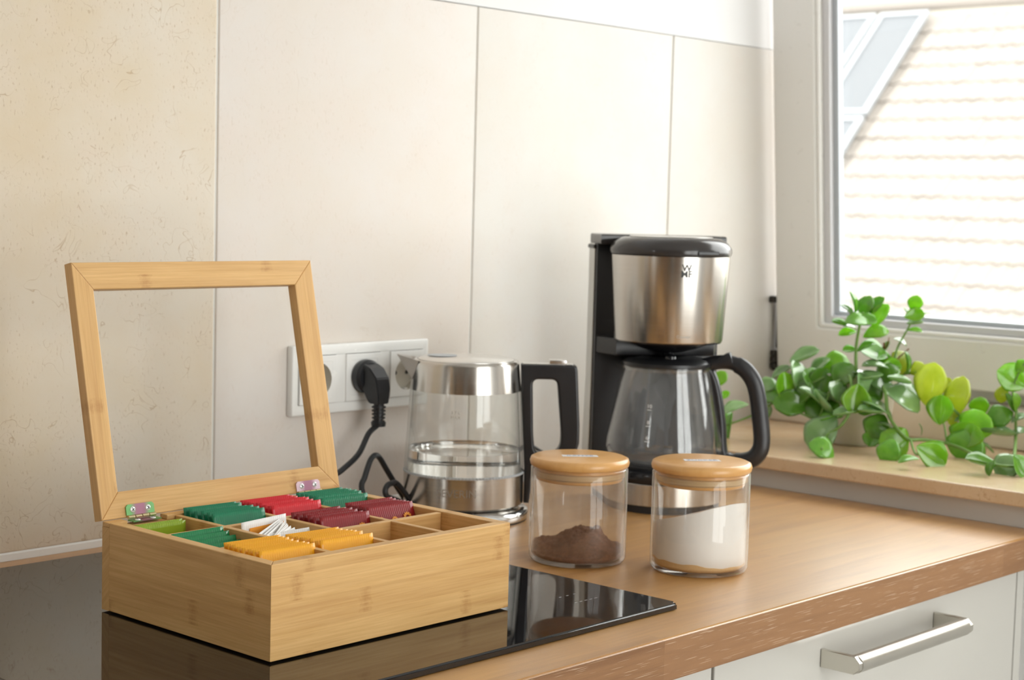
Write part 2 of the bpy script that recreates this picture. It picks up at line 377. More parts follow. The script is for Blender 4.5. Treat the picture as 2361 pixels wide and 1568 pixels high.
def tube(pts, rad, n=10, bm=None, closed=False, sec=None):
    """sweep a round (or custom 2-D) section along points; rad may be a list"""
    bm = bm or bmesh.new(); rings = []; pts = [Vector(p) for p in pts]; N = len(pts)
    up = Vector((0.13, 0.21, 1)).normalized(); prev = None
    for i, p in enumerate(pts):
        if closed: d = pts[(i+1) % N] - pts[i-1]
        else: d = pts[min(i+1, N-1)] - pts[max(i-1, 0)]
        d.normalize()
        a = (prev - d*prev.dot(d)) if prev is not None else (up - d*up.dot(d))
        if a.length < 1e-4: a = Vector((1, 0, 0)) - d*d.x
        a.normalize(); prev = a; b = d.cross(a)
        r = rad[i] if isinstance(rad, (list, tuple)) else rad
        s = sec or [(math.cos(2*PI*k/n), math.sin(2*PI*k/n)) for k in range(n)]
        rings.append([bm.verts.new(p + a*(x*r) + b*(y*r)) for x, y in s])
    m = len(rings[0])
    for i in range(N if closed else N-1):
        A, Bq = rings[i], rings[(i+1) % N]
        for k in range(m): bm.faces.new((A[k], A[(k+1) % m], Bq[(k+1) % m], Bq[k]))
    if not closed:
        bm.faces.new(rings[0][::-1]); bm.faces.new(rings[-1])
    return bm
def prism(poly, axis, a, b, bev=0.0, seg=2, bm=None, inner=None):
    """extrude a 2-D outline along an axis; poly in the other two coordinates (x,y,z order kept)"""
    bm = bm or bmesh.new()
    def P(u, v, t): return {'x': (t, u, v), 'y': (u, t, v), 'z': (u, v, t)}[axis]
    lo = [bm.verts.new(P(u, v, a)) for u, v in poly]; hi = [bm.verts.new(P(u, v, b)) for u, v in poly]
    n = len(poly); fs = []
    for i in range(n): fs.append(bm.faces.new((lo[i], lo[(i+1) % n], hi[(i+1) % n], hi[i])))
    fs.append(bm.faces.new(lo[::-1])); fs.append(bm.faces.new(hi))
    bmesh.ops.recalc_face_normals(bm, faces=fs)
    if bev:
        bmesh.ops.bevel(bm, geom=list(set(fs[-1].edges) | set(fs[-2].edges)), offset=bev, segments=seg, affect='EDGES', profile=0.5)
    return bm
def frame(axis, outer, inner, a, b, bev=0.0):
    """rectangular ring: outer/inner = (u0, v0, u1, v1), extruded from a to b along axis"""
    bm = bmesh.new()
    def P(u, v, t): return {'x': (t, u, v), 'y': (u, t, v), 'z': (u, v, t)}[axis]
    def ring(r, t): return [bm.verts.new(P(u, v, t)) for u, v in ((r[0], r[1]), (r[2], r[1]), (r[2], r[3]), (r[0], r[3]))]
    oa, ia, ob, ib = ring(outer, a), ring(inner, a), ring(outer, b), ring(inner, b)
    for i in range(4):
        j = (i+1) % 4
        for q in ((oa[i], oa[j], ia[j], ia[i]), (ob[i], ib[i], ib[j], ob[j]), (oa[i], ob[i], ob[j], oa[j]), (ia[i], ia[j], ib[j], ib[i])): bm.faces.new(q)
    bmesh.ops.recalc_face_normals(bm, faces=bm.faces)
    if bev: bmesh.ops.bevel(bm, geom=bm.edges[:], offset=bev, segments=2, affect='EDGES', profile=0.5)
    return bm
def text_mesh(s, size, depth=0.0002, wrap=None, align='CENTER', bold=0.0):
    """flat lettering as a mesh: x right, y up; wrap = radius of a vertical cylinder it lies on (front towards -y)"""
    cu = bpy.data.curves.new('txt', 'FONT'); cu.body = s; cu.size = size; cu.align_x = align; cu.align_y = 'CENTER'; cu.extrude = depth; cu.resolution_u = 3; cu.offset = bold
    o = bpy.data.objects.new('txt', cu); C.objects.link(o)
    me = bpy.data.meshes.new_from_object(o.evaluated_get(bpy.context.evaluated_depsgraph_get()))
    bpy.data.objects.remove(o); bpy.data.curves.remove(cu)
    for v in me.vertices:
        x, y, z = v.co
        if wrap:
            r = wrap + z; a = x/wrap
            v.co = (r*math.sin(a), -r*math.cos(a), y)
        else: v.co = (x, -z, y)                 # upright, facing -y
    return me
def ray(px, py):
    return R @ Vector((px-CX, CY-py, -F_PX))
def on_y(px, py, y):                            # point of the sight line at depth y (worktop frame, z from worktop)
    d = ray(px, py); t = (y-CAM.y)/d.y; p = CAM + d*t; return Vector((p.x, p.y, p.z-ZW))

# ------------------------------------------------------------------ room shell
def wall_box(name, parts, mat):
    bm = bmesh.new()
    for lo, hi in parts: box(bm, lo, hi)
    return struct(obj(name, bm, mat))
T = 0.20
wb = wall_box('wall_back', [((XL-T, 0.012, 0), (2.36, 0.012+T, ZC)), ((XL-T, 0.002, ZW+0.6075), (2.36, 0.012, ZC))], M['white'])
g = obj('grout', B((0.3, 0.0022, ZW-0.02), (2.30, 0.012, ZW+0.6065)), M['grout'], wb)
obj('sealant_strip', prism([(-0.0012, ZW+0.0002), (-0.0008, ZW+0.007), (0.002, ZW+0.0095), (0.008, ZW+0.0095), (0.008, ZW+0.0002)], 'x', 0.30, 1.8555), M['silicone'], wb)
tile_cols = [0.3264, 0.7249, 1.1234, 1.5219, 1.9204, 2.3]
tint = [(1, 0.97, 0.92, 1.0), (0.98, 0.915, 0.81, 1.0), (0.985, 0.955, 0.945, 0.25), (0.915, 0.915, 0.91, 0.15), (0.86, 0.86, 0.855, 0.1)]  # last two darkened in colour to offset strong light near the window
for i in range(5):
    wd = tile_cols[i+1]-tile_cols[i]-0.0036
    bm = B((0, 0, 0), (wd, 0.0105, 0.598), 0.0013, 2)
    o = obj('tile', bm, M['tile'], wb, loc=(tile_cols[i]+0.0018, 0.0, ZW+0.0085)); o.color = tint[i]
XU = 1.856
wr = wall_box('wall_right', [((XU, YF-T, 0), (2.34, 0.012, ZW+0.0265)), ((XU, YF-T, ZW+0.0265), (2.34, WR['y0'], ZC)), ((XU, WR['y0'], WR['z1']), (2.34, 0.002, ZC))], M['white'])
struct(obj('trim_1', B((XU-0.006, -0.66, ZW+0.0002), (XU, -0.008, ZW+0.0265)), M['wall_grey']))
struct(wall_box('wall_left', [((XL-T, YF-T, 0), (XL, 0.012, WL['z0'])), ((XL-T, YF-T, WL['z1']), (XL, 0.012, ZC)), ((XL-T, YF-T, WL['z0']), (XL, WL['y0'], WL['z1'])), ((XL-T, WL['y1'], WL['z0']), (XL, 0.012, WL['z1']))], M['wall_grey']))  # grey given to this unseen wall to cut fill light from the left
struct(wall_box('wall_front', [((XL, YF-T, 0), (XU, YF, WF['z0'])), ((XL, YF-T, WF['z1']), (XU, YF, ZC)), ((XL, YF-T, WF['z0']), (WF['x0'], YF, WF['z1'])), ((WF['x1'], YF-T, WF['z0']), (XU, YF, WF['z1']))], M['white']))
struct(obj('floor', B((XL-T, YF-T, -0.1), (2.34, 0.2, 0)), M['floor']))
struct(obj('ceiling', B((XL-T, YF-T, ZC), (2.36, 0.22, ZC+0.1)), M['ceil']))
# door and windows on the unseen sides (they show in the steel); door added for brown reflections
d1 = struct(obj('door_1', frame('y', (-1.45, 0.0, -0.05, 2.1), (-1.36, 0.02, -0.14, 2.02), YF, YF+0.03), M['brown'])); obj('panel', B((-1.36, YF, 0.02), (-0.14, YF+0.02, 2.02)), M['brown'], d1)
w2 = struct(obj('window_2', frame('y', (WF['x0'], WF['z0'], WF['x1'], WF['z1']), (WF['x0']+0.07, WF['z0']+0.07, WF['x1']-0.07, WF['z1']-0.07), YF-0.10, YF-0.04, 0.004), M['pvc']))
obj('mullion', B((0.89, YF-0.10, WF['z0']+0.07), (0.96, YF-0.04, WF['z1']-0.07)), M['pvc'], w2)
obj('pane', B((WF['x0']+0.07, YF-0.075, WF['z0']+0.07), (WF['x1']-0.07, YF-0.07, WF['z1']-0.07)), M['pane'], w2)
w3 = struct(obj('window_3', frame('x', (WL['y0'], WL['z0'], WL['y1'], WL['z1']), (WL['y0']+0.06, WL['z0']+0.06, WL['y1']-0.06, WL['z1']-0.06), XL-0.1, XL-0.04, 0.004), M['pvc']))
obj('pane', B((XL-0.075, WL['y0']+0.06, WL['z0']+0.06), (XL-0.07, WL['y1']-0.06, WL['z1']-0.06)), M['pane'], w3)
# tall brown cupboard in the far corner behind the camera
tc = thing('tall_cupboard', 'tall brown wooden cupboard standing in the corner behind the viewer', 'cupboard', (-2.2, -2.30, -ZW))
obj('body', B((-0.35, -0.6, 0), (0.25, 0.6, 2.05), 0.004), M['brown'], tc)
for s in (0, 1):
    dr = obj('door', B((0.252, -0.595+s*0.6, 0.08), (0.272, -0.005+s*0.6, 2.03), 0.003), M['brown'], tc)
    obj('knob', lathe([(0, 0), (0.006, 0), (0.006, 0.012), (0.013, 0.016), (0.011, 0.026), (0, 0.028)], 16), M['nickel'], dr).location = (0, 0, 0)
    k = dr.children[0]; k.rotation_euler = (0, PI/2, 0); k.location = (0.272, (-0.06 if s == 0 else 0.06), 1.05)

# ------------------------------------------------------------------ window (tilted sash) and stone sill
sl = struct(obj('window_sill', B((XU-0.020, WR['y0'], ZW+0.0265), (2.30, -0.0006, ZW+0.0443), 0.002), M['sill'])); sl.color = (1, 1, 1, 1)
tr2 = struct(obj('trim_2', B((2.158, WR['y0'], ZW+0.0443), (2.32, -0.0006, ZW+0.098), 0.003), M['ledge'])); tr2.color = (1, 1, 1, 0.5)
win = struct(obj('window_1', frame('x', (WR['y0'], ZW+0.098, -0.001, WR['z1']), (WR['y0']+0.05, ZW+0.150, -0.0125, WR['z1']-0.05), 2.232, 2.30, 0.003), M['pvc']))
SB, SH = 0.1165, 0.94                            # sash bottom above worktop, sash height
y0, y1 = WR['y0']+0.012, -0.0125
sash = bpy.data.objects.new('sash', None); C.objects.link(sash); sash.parent = win
sash.location = (2.1945, 0, ZW+SB); sash.rotation_euler = (0, -math.radians(5.27), 0)
obj('sash_frame', frame('x', (y0, 0, y1, SH), (y0+0.073, 0.0725, y1-0.073, SH-0.0725), 0.0, 0.018, 0.003), M['pvc'], sash)
obj('glazing_bead', frame('x', (y0+0.0725, 0.072, y1-0.0725, SH-0.072), (y0+0.0795, 0.079, y1-0.0795, SH-0.079), 0.003, 0.030, 0.003), M['pvc'], sash)
obj('glazing_bead', frame('x', (y0+0.079, 0.0785, y1-0.079, SH-0.0785), (y0+0.0915, 0.090, y1-0.0915, SH-0.090), 0.012, 0.034, 0.002), M['bead'], sash)
obj('gasket', frame('x', (y0+0.091, 0.0895, y1-0.091, SH-0.0895), (y0+0.1000, 0.0965, y1-0.1000, SH-0.0965), 0.022, 0.036, 0.001), M['gasket'], sash)
obj('pane', B((0.034, y0+0.086, 0.086), (0.044, y1-0.086, SH-0.086)), M['pane'], sash)
obj('outer_frame', frame('x', (y0+0.03, 0.015, y1-0.026, SH-0.02), (y0+0.075, 0.075, y1-0.075, SH-0.075), 0.018, 0.060, 0.002), M['pvc'], sash)
hg = obj('hinge', B((2.196, -0.0115, ZW+0.1165), (2.225, -0.001, ZW+0.148), 0.001), M['dark_metal'], win)
box_b = bmesh.new()
for k in range(3): tube([(2.193, -0.0065, ZW+0.120+k*0.010), (2.193, -0.0065, ZW+0.128+k*0.010)], 0.0048, 12, box_b)
obj('hinge_barrel', box_b, M['dark_metal'], hg)
obj('hinge_arm', B((2.200, -0.0085, ZW+0.150), (2.212, -0.004, ZW+0.226), 0.001), M['dark_metal'], win)
obj('hinge_stop', B((2.183, -0.0105, ZW+0.222), (2.199, -0.001, ZW+0.232), 0.001), M['dark_metal'], win)

# ------------------------------------------------------------------ outside: neighbouring house
gd = struct(obj('street_ground', B((2.6, -60, -4.2), (70, 60, -4.0)), M['ground']))
def roof_pt(px, py, x):                          # where a sight line crosses the plane of constant x
    d = ray(px, py); t = (x-CAM.x)/d.x; return CAM + d*t
pc = roof_pt(2150, 400, 17.5); TH = math.radians(44)
up = Vector((math.cos(TH), 0, math.sin(TH))); nr = Vector((-math.sin(TH), 0, math.cos(TH)))
def roof_hit(px, py):
    d = ray(px, py); t = (pc-CAM).dot(nr)/d.dot(nr); p = CAM+d*t-pc; return p.y, p.dot(up)
house = bpy.data.objects.new('neighbour_house', None); C.objects.link(house); house.location = pc
tag(house, 'neighbouring house with pale clay tiled roof seen through the window', 'house')
house.rotation_euler = (0, 0, 0)
yA, vT = roof_hit(1930, 20); yB, vB = roof_hit(2390, 780)
rows, pitch = 20, 0.335; ncol = 15
v_top = roof_hit(2050, 12)[1]
yl = roof_hit(1925, 400)[0]; tw = (yl - roof_hit(2400, 400)[0])/ncol
roofrot = Matrix((up, Vector((0, 1, 0)), nr)).transposed().to_euler()   # x = up the slope, y along, z out
rf = bpy.data.objects.new('roof', None); C.objects.link(rf); rf.parent = house; rf.rotation_euler = roofrot
obj('roof_slab', B((v_top-9.5, -9, -0.25), (v_top, 9, -0.02)), M['render'], rf)
bm = bmesh.new()                                 # one clay pantile: S-curved cross-section, lower edge proud
ns = 8; L = pitch*1.12; vv = []
for a, zt in ((0.0, 0.024), (L, 0.0)):
    for th in (0.0, -0.018):
        vv.append([bm.verts.new((a, (k/ns-0.5)*tw*1.04, zt+th+0.014*math.sin(2*PI*k/ns+0.6))) for k in range(ns+1)])
for k in range(ns):
    bm.faces.new((vv[0][k], vv[0][k+1], vv[2][k+1], vv[2][k])); bm.faces.new((vv[1][k], vv[3][k], vv[3][k+1], vv[1][k+1])); bm.faces.new((vv[0][k], vv[1][k], vv[1][k+1], vv[0][k+1]))
tile_o = obj('roof_tile', bm, M['rooftile'], rf, 40); tme = tile_o.data
first = True; count = 0
py_edge = lambda v: None
ridge = v_top
for r in range(rows):
    for c in range(ncol):
        o = tile_o if first else bpy.data.objects.new('roof_tile', tme)
        if not first: C.objects.link(o); o.parent = rf
        first = False
        o.location = (ridge-0.30-pitch*(r+1), yl-tw*(c+0.5), 0.0+random.uniform(-0.004, 0.004))
bm = bmesh.new()                                 # the tiles further along the roof, joined
for r in range(27):
    for c in range(-14, 34):
        if 0 <= c < ncol and r < rows: continue
        xx = ridge-0.30-pitch*(r+1); yy = yl-tw*(c+0.5)
        g_ = [[bm.verts.new((xx+a_, yy+(k/ns-0.5)*tw*1.04, zt+th+0.014*math.sin(2*PI*k/ns+0.6))) for k in range(ns+1)] for a_, zt, th in ((0, 0.024, 0), (0, 0.024, -0.018), (L, 0, 0))]
        for k in range(ns):
            bm.faces.new((g_[0][k], g_[0][k+1], g_[2][k+1], g_[2][k])); bm.faces.new((g_[0][k], g_[1][k], g_[1][k+1], g_[0][k+1]))
o = obj('roof_tiles_beyond', bm, M['rooftile'], rf, 40); o['kind'] = 'stuff'
obj('ridge_cap', tube([(ridge-0.05, -9, 0.02), (ridge-0.05, 9, 0.02)], 0.11, 10), M['rooftile'], rf)
obj('wall', B((up.x*(v_top-9.0), -8.6, -4.0-pc.z+0.02), (up.x*v_top*1.0+4.0, 8.6, up.z*(v_top-9.0)-0.2)), M['render'], house)
# solar panels lying on the roof, upper left of the view
def solar(y_hi, y_lo, x0, x1, label):
    t = bpy.data.objects.new('solar_panel', None); C.objects.link(t); t.parent = house; t.rotation_euler = roofrot; t['label'] = label
    obj('panel_frame', frame('z', (x0, y_lo, x1, y_hi), (x0+0.07, y_lo+0.07, x1-0.07, y_hi-0.07), 0.09, 0.15), M['alu'], t)
    obj('cell_sheet', B((x0+0.07, y_lo+0.07, 0.10), (x1-0.07, y_hi-0.07, 0.13)), M['solar'], t)
ye = roof_hit(2055, 200)[0]                      # right edge of the panel field
yw = ye + (roof_hit(1935, 100)[0]-roof_hit(2040, 100)[0])
vmid = roof_hit(1975, 285)[1]
solar(yw, ye, vmid+0.03, ridge-0.36, 'grey solar panel on the roof, upper one nearest the roof tiles')
solar(yw, ye, vmid-2.6, vmid-0.03, 'grey solar panel on the roof, lower one behind the sash edge')
solar(yw+2*(yw-ye)+0.06, yw+0.06, vmid+0.03, ridge-0.36, 'grey solar panel at the roof top beside the sash, farther from the tiles')

# ------------------------------------------------------------------ worktop, cabinets, hob
wt = thing('worktop', 'long wood-look kitchen worktop with a rounded front edge along the tiled wall', 'worktop', (0, 0, 0))
bm = B((0.0, -0.6204, -0.039), (XU-0.0062, -0.0002, 0.0), 0)
es = [e for e in bm.edges if all(abs(v.co.y+0.6204) < 1e-5 for v in e.verts) and abs(e.verts[0].co.x-e.verts[1].co.x) > 0.5]
bmesh.ops.bevel(bm, geom=es, offset=0.0022, segments=3, affect='EDGES')
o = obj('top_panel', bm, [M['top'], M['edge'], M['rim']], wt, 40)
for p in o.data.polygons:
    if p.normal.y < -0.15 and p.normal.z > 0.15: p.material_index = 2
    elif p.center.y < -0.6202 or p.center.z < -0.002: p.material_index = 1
def cabinet(x0, x1, label, hx0, hx1):
    t = thing('base_cabinet', label, 'cabinet', ((x0+x1)/2, -0.3, -ZW)); hw = (x1-x0)/2
    bm = bmesh.new(); box(bm, (-hw, -0.272, 0.10), (-hw+0.016, 0.28, 0.8605)); box(bm, (hw-0.016, -0.272, 0.10), (hw, 0.28, 0.8605)); box(bm, (-hw+0.016, -0.27, 0.10), (hw-0.016, 0.28, 0.116)); box(bm, (-hw+0.016, 0.27, 0.116), (hw-0.016, 0.28, 0.86))
    obj('body', bm, M['carcass'], t)
    obj('plinth', B((-hw, -0.23, 0.0), (hw, -0.21, 0.10)), M['carcass'], t)
    zs = [0.8575, 0.665, 0.39, 0.105]
    for k in range(3):
        d = obj('drawer', B((-hw+0.0015, -0.295, zs[k+1]+0.0035), (hw-0.0015, -0.2745, zs[k]), 0.0012), M['front'], t)
        zc = zs[k]-0.032 if k else ZW-0.0745
        bm = bmesh.new(); xa, xb = hx0-(x0+x1)/2, hx1-(x0+x1)/2
        tube([(xa+0.006, -0.331, zc), (xb-0.006, -0.331, zc)], 0.0092, 24, bm)
        for xx in (xa, xb):
            s = 0.006 if xx == xa else -0.006
            prism([(-0.2955, zc-0.0090), (-0.2955, zc+0.0090), (-0.320, zc+0.0092), (-0.3335, zc+0.0088), (-0.3395, zc+0.003), (-0.3395, zc-0.0035), (-0.333, zc-0.0090)], 'x', xx-0.0005 if s > 0 else xx+s, xx+s if s > 0 else xx+0.0005, 0.0006, 1, bm)
        obj('handle', bm, M['nickel'], d, 35)
    return t
cabinet(1.2352, 1.8370, 'white drawer cabinet with a steel bar handle under the worktop, nearest the window', 1.4145, 1.645)
cabinet(0.6332, 1.2337, 'white drawer cabinet under the black hob, left of the handled drawer in view', 0.82, 1.05)
struct(obj('trim_3', B((1.8395, -0.594, 0.0), (XU, -0.575, ZW-0.0395)), M['front']))
hob = thing('hob', 'black glass ceramic hob set into the worktop under the bamboo box', 'hob', (0.95, -0.285, 0))
HX0, HX1, HY0, HY1 = 0.645-0.95, 1.2225-0.95, -0.5640+0.285, -0.0450+0.285
bm = B((HX0, HY0, 0.0008), (HX1, HY1, 0.0062), 0)
bmesh.ops.bevel(bm, geom=[e for e in bm.edges if abs(e.verts[0].co.z-e.verts[1].co.z) > 0.001], offset=0.005, segments=4, affect='EDGES')
bmesh.ops.bevel(bm, geom=[e for e in bm.edges if e.verts[0].co.z > 0.006 and e.verts[1].co.z > 0.006], offset=0.0016, segments=3, affect='EDGES')
obj('glass_plate', bm, M['hob'], hob, 50)
bm = bmesh.new()
for k in range(5): box(bm, (HX1-0.075+k*0.007, HY0+0.062, 0.0062), (HX1-0.0715+k*0.007, HY0+0.0630, 0.0063))
for k in range(3): box(bm, (HX1-0.07+k*0.010, HY0+0.085, 0.0062), (HX1-0.067+k*0.010, HY0+0.0860, 0.0063))
obj('control_mark', bm, M['mark'], hob)

# ------------------------------------------------------------------ bamboo tea box
BO = Vector((0.8161, -0.4764, 0.0062)); BL, BD, BH = 0.2695, 0.2271, 0.0777
tb = thing('tea_box', 'open bamboo tea box with a glass lid and twelve compartments on the black hob', 'tea box', BO)
f0 = 0.0015                                      # little feet lift it
obj('front_panel', prism([(0, 0), (BL, 0), (BL-0.0105, 0.0105), (0.0105, 0.0105)], 'z', f0, BH, 0.0007), M['bx'], tb)
obj('side_panel', prism([(0, 0.0002), (0.0105, 0.0107), (0.0105, BD-0.0107), (0, BD-0.0107)], 'z', f0, BH, 0.0007), M['by'], tb)
obj('side_panel', prism([(BL, 0.0002), (BL, BD-0.0107), (BL-0.0105, BD-0.0107), (BL-0.0105, 0.0107)], 'z', f0, BH, 0.0007), M['by'], tb)
HU = [(0.0245, 0.0535), (0.2160, 0.2450)]        # the two hinges along the back edge
bm = bmesh.new(); cuts = [0.0]
box(bm, (0, BD-0.0105, f0), (BL, BD, BH-0.0042))
xs = [0, HU[0][0]-0.006, HU[0][1]+0.006, HU[1][0]-0.006, HU[1][1]+0.006, BL]
for k in (0, 2, 4): box(bm, (xs[k], BD-0.0105, BH-0.0042), (xs[k+1], BD, BH), 0.0006)
obj('back_panel', bm, M['bx'], tb)
obj('bottom_panel', B((0.0107, 0.0108, 0.004), (BL-0.0107, BD-0.0108, 0.008)), M['by'], tb)
for k in range(4):
    xx = 0.012 if k % 2 == 0 else BL-0.022; yy = 0.012 if k < 2 else BD-0.022
    obj('foot', lathe([(0, 0), (0.005, 0), (0.005, 0.004), (0, 0.004)], 16, c=(xx+0.005, yy+0.005)), M['seal'], tb)
UD = [0.068, 0.132, 0.196]; VD = [0.0752, 0.1459]
for u in UD: obj('divider', B((u-0.0002, 0.0108, 0.0082), (u+0.0056, BD-0.0108, BH-0.0012), 0.0006), M['by'], tb)
for v in VD: obj('divider', B((0.0107, v, 0.0082), (BL-0.0107, v+0.006, BH-0.0010), 0.0006), M['bx'], tb)
# lid, leaning back past the upright
lid = bpy.data.objects.new('lid', None); C.objects.link(lid); lid.parent = tb
lid.location = (0, BD+0.0006, BH+0.0002); lid.rotation_euler = (-math.radians(90-77.34), 0, 0)
LW, LHt, TK, RW = BL+0.0015, 0.2252, 0.0115, 0.0232
def rail(poly, mat):
    o = obj('lid_rail', prism([(p[0], p[1]) for p in poly], 'y', 0.0, TK, 0.0008), mat, lid); return o
a, b, h = 0.0195, LW-0.0235, 0.2012
rail([(0, 0), (LW, 0), (b, RW), (a, RW)], M['bx']); rail([(0, LHt), (a, h), (b, h), (LW, LHt)], M['bx'])
rail([(0, 0), (a, RW), (a, h), (0, LHt)], M['bz']); rail([(LW, 0), (LW, LHt), (b, h), (b, RW)], M['bz'])
obj('glass_pane', B((a-0.002, 0.0055, RW-0.002), (b+0.002, 0.0078, h+0.002)), M['pane2'], lid)
for hi_, (u0, u1) in enumerate(HU):
    hg = bpy.data.objects.new('hinge', None); C.objects.link(hg); hg.parent = tb; hg.location = ((u0+u1)/2, BD-0.0008, BH+0.0008)
    w2_ = (u1-u0)/2
    q = [(-w2_, 0.0012), (-w2_, 0.0085), (-w2_+0.002, 0.0105), (w2_-0.002, 0.0105), (w2_, 0.0085), (w2_, 0.0012)]
    up_ = obj('leaf_plate', prism(q, 'y', -0.0012, 0.0), M['hinge'], hg); up_.rotation_euler = (-math.radians(12.66), 0, 0)
    up_.location = (0, 0.0012, 0)
    dn = obj('leaf_plate', B((-w2_, -0.0100, -0.0030), (w2_, -0.0012, -0.0020)), M['hinge'], hg)
    colr = [(0.22, 0.50, 0.20, 1), (0.74, 0.55, 0.62, 1)][hi_]; up_.color = colr; dn.color = colr
    nb = 4
    for k in range(nb):
        x0_ = -w2_+k*(2*w2_/nb); tb_ = tube([(x0_+0.0004, -0.0012, 0.0), (x0_+2*w2_/nb-0.0004, -0.0012, 0.0)], 0.0016, 12)
        obj('knuckle', tb_, M['brass'], hg, 40)
    for s in (-1, 1):
        for pl in (0, 1):
            bm = lathe([(0, 0.0012), (0.0012, 0.0011), (0.0024, 0.0005), (0.0026, 0), (0, 0)], 16)
            sc_ = obj('screw', bm, M['screw'], hg, 40)
            if pl == 0: sc_.rotation_euler = (PI/2-math.radians(12.66), 0, 0); sc_.location = (s*w2_*0.55, 0.0013, 0.0060)
            else: sc_.location = (s*w2_*0.55, -0.0062, -0.0020)
            bm = bmesh.new(); box(bm, (-0.0016, -0.0003, 0.0009), (0.0016, 0.0003, 0.00125)); box(bm, (-0.0003, -0.0016, 0.0009), (0.0003, 0.0016, 0.00125))
            sl_ = obj('screw_slot', bm, M['slot'], hg); sl_.location = sc_.location
            e = sc_.rotation_euler.copy(); sl_.rotation_euler = e; sl_.rotation_euler.rotate_axis('Z', random.uniform(0.3, 1.2))

# tea sachets: every one a thing, standing in its compartment
def sachet_mesh(W, H, nm):
    bm = bmesh.new(); nx, nz = 14, 9
    xs = [W*(i/nx-0.5) for i in range(nx+1)]; crimp = 0.0085
    zs = [0, crimp] + [crimp+(H-2*crimp)*k/(nz-2) for k in range(1, nz-2)] + [H-crimp, H-crimp*0.5, H]
    def th(x, z):
        ex = max(0.0, min(1, (W/2-abs(x)-0.004)/0.012)); ez = max(0.0, min(1, (min(z, H-z)-crimp)/0.016))
        return 0.00022 + 0.0012*math.sqrt(ex*ez)
    g = []
    for s in (-1, 1):
        g.append([[bm.verts.new((x, s*th(x, z), z)) for i, x in enumerate(xs)] for z in zs])
    m = len(zs)
    for k in range(m-1):
        for i in range(nx):
            bm.faces.new((g[0][k][i], g[0][k][i+1], g[0][k+1][i+1], g[0][k+1][i])); bm.faces.new((g[1][k][i], g[1][k+1][i], g[1][k+1][i+1], g[1][k][i+1]))
        bm.faces.new((g[0][k][0], g[0][k+1][0], g[1][k+1][0], g[1][k][0])); bm.faces.new((g[0][k][nx], g[1][k][nx], g[1][k+1][nx], g[0][k+1][nx]))
    for i in range(nx):
        bm.faces.new((g[0][0][i], g[1][0][i], g[1][0][i+1], g[0][0][i+1])); bm.faces.new((g[0][m-1][i], g[0][m-1][i+1], g[1][m-1][i+1], g[1][m-1][i]))
    bmesh.ops.recalc_face_normals(bm, faces=bm.faces)
    me = bpy.data.meshes.new(nm); bm.to_mesh(me); bm.free()
    me.polygons.foreach_set('use_smooth', [True]*len(me.polygons)); return me
def flower_mesh(W, H, n=3, big=1.0):
    bm = bmesh.new()
    for f in range(n):
        cx_ = W*(0.30-0.28*f); cz = H-0.0145-0.001*(f % 2); sz = 0.0052*big*(1.0 if f == 0 else 0.7)
        for p in range(7):
            an = PI*p/6; d = Vector((math.cos(an), 0, math.sin(an))); nn = Vector((-d.z, 0, d.x)); c0 = Vector((cx_, -0.0015, cz))
            vs = [bm.verts.new(c0+d*sz*q+nn*sz*0.18*s) for q, s in ((0.35, 0), (0.6, 1), (0.9, 0.8), (1.0, 0), (0.9, -0.8), (0.6, -1))]
            bm.faces.new(vs)
    r = bmesh.ops.extrude_face_region(bm, geom=bm.faces[:]); bmesh.ops.translate(bm, vec=(0, -0.0002, 0), verts=[v for v in r['geom'] if isinstance(v, bmesh.types.BMVert)])
    bmesh.ops.recalc_face_normals(bm, faces=bm.faces)
    me = bpy.data.meshes.new('flower'); bm.to_mesh(me); bm.free(); return me
ORD = ['front', 'second', 'third', 'fourth', 'fifth', 'sixth', 'seventh', 'eighth', 'ninth', 'tenth', 'eleventh', 'twelfth']
def sachets(col, row, n, mat, W, H, va, vb, ztop, lean, yaw, desc, where, group, prnt=None, jit=1.0, dz=0.0, stair=0.0):
    me = sachet_mesh(W, H, 'tea_sachet'); me.materials.append(mat)
    fm = None
    if prnt is not None: fm = flower_mesh(W, H, 3); fm.materials.append(prnt)
    u0 = [0.010, 0.0738, 0.1378, 0.2018][col]; u1 = [0.0676, 0.1316, 0.1956, BL-0.0102][col]; uc = (u0+u1)/2
    for k in range(n):                            # k = 0 is the front one
        o = bpy.data.objects.new('tea_sachet', me); C.objects.link(o)
        f = k/(n-1) if n > 1 else 0.5
        vtop = va+(vb-va)*f
        ln = lean[0]+(lean[1]-lean[0])*f + random.uniform(-0.5, 0.5)*jit
        zt = ztop + dz*(1-f) + random.uniform(-0.0008, 0.0008)*jit
        la = math.radians(ln)
        base = Vector((uc+random.uniform(-0.0008, 0.0008)*jit+stair*(0.5-f), vtop-H*math.sin(la), zt-H*math.cos(la)))
        o.rotation_euler = (-la, 0, math.radians(yaw+random.uniform(-0.6, 0.6)*jit))
        o.location = BO+base+Vector((0, 0, ZW))
        pos = (ORD[k] + ' of ' + {2: 'two', 5: 'five', 6: 'six', 7: 'seven', 8: 'eight', 9: 'nine', 4: 'four', 3: 'three'}.get(n, 'the'))
        tag(o, '%s, %s %s' % (desc, pos, where), 'tea bag', group)
        if fm and k == 0:
            q = bpy.data.objects.new('flower_print', fm); C.objects.link(q); q.parent = o
rim = BH
sachets(0, 0, 8, M['s_yellow'], 0.0555, 0.070, 0.0315, 0.0725, rim+0.0035, (15, 13), -3, 'yellow tea sachet', 'in the left front compartment', 'yellow sachets in the left front compartment', None, 1, 0.0, 0.002)
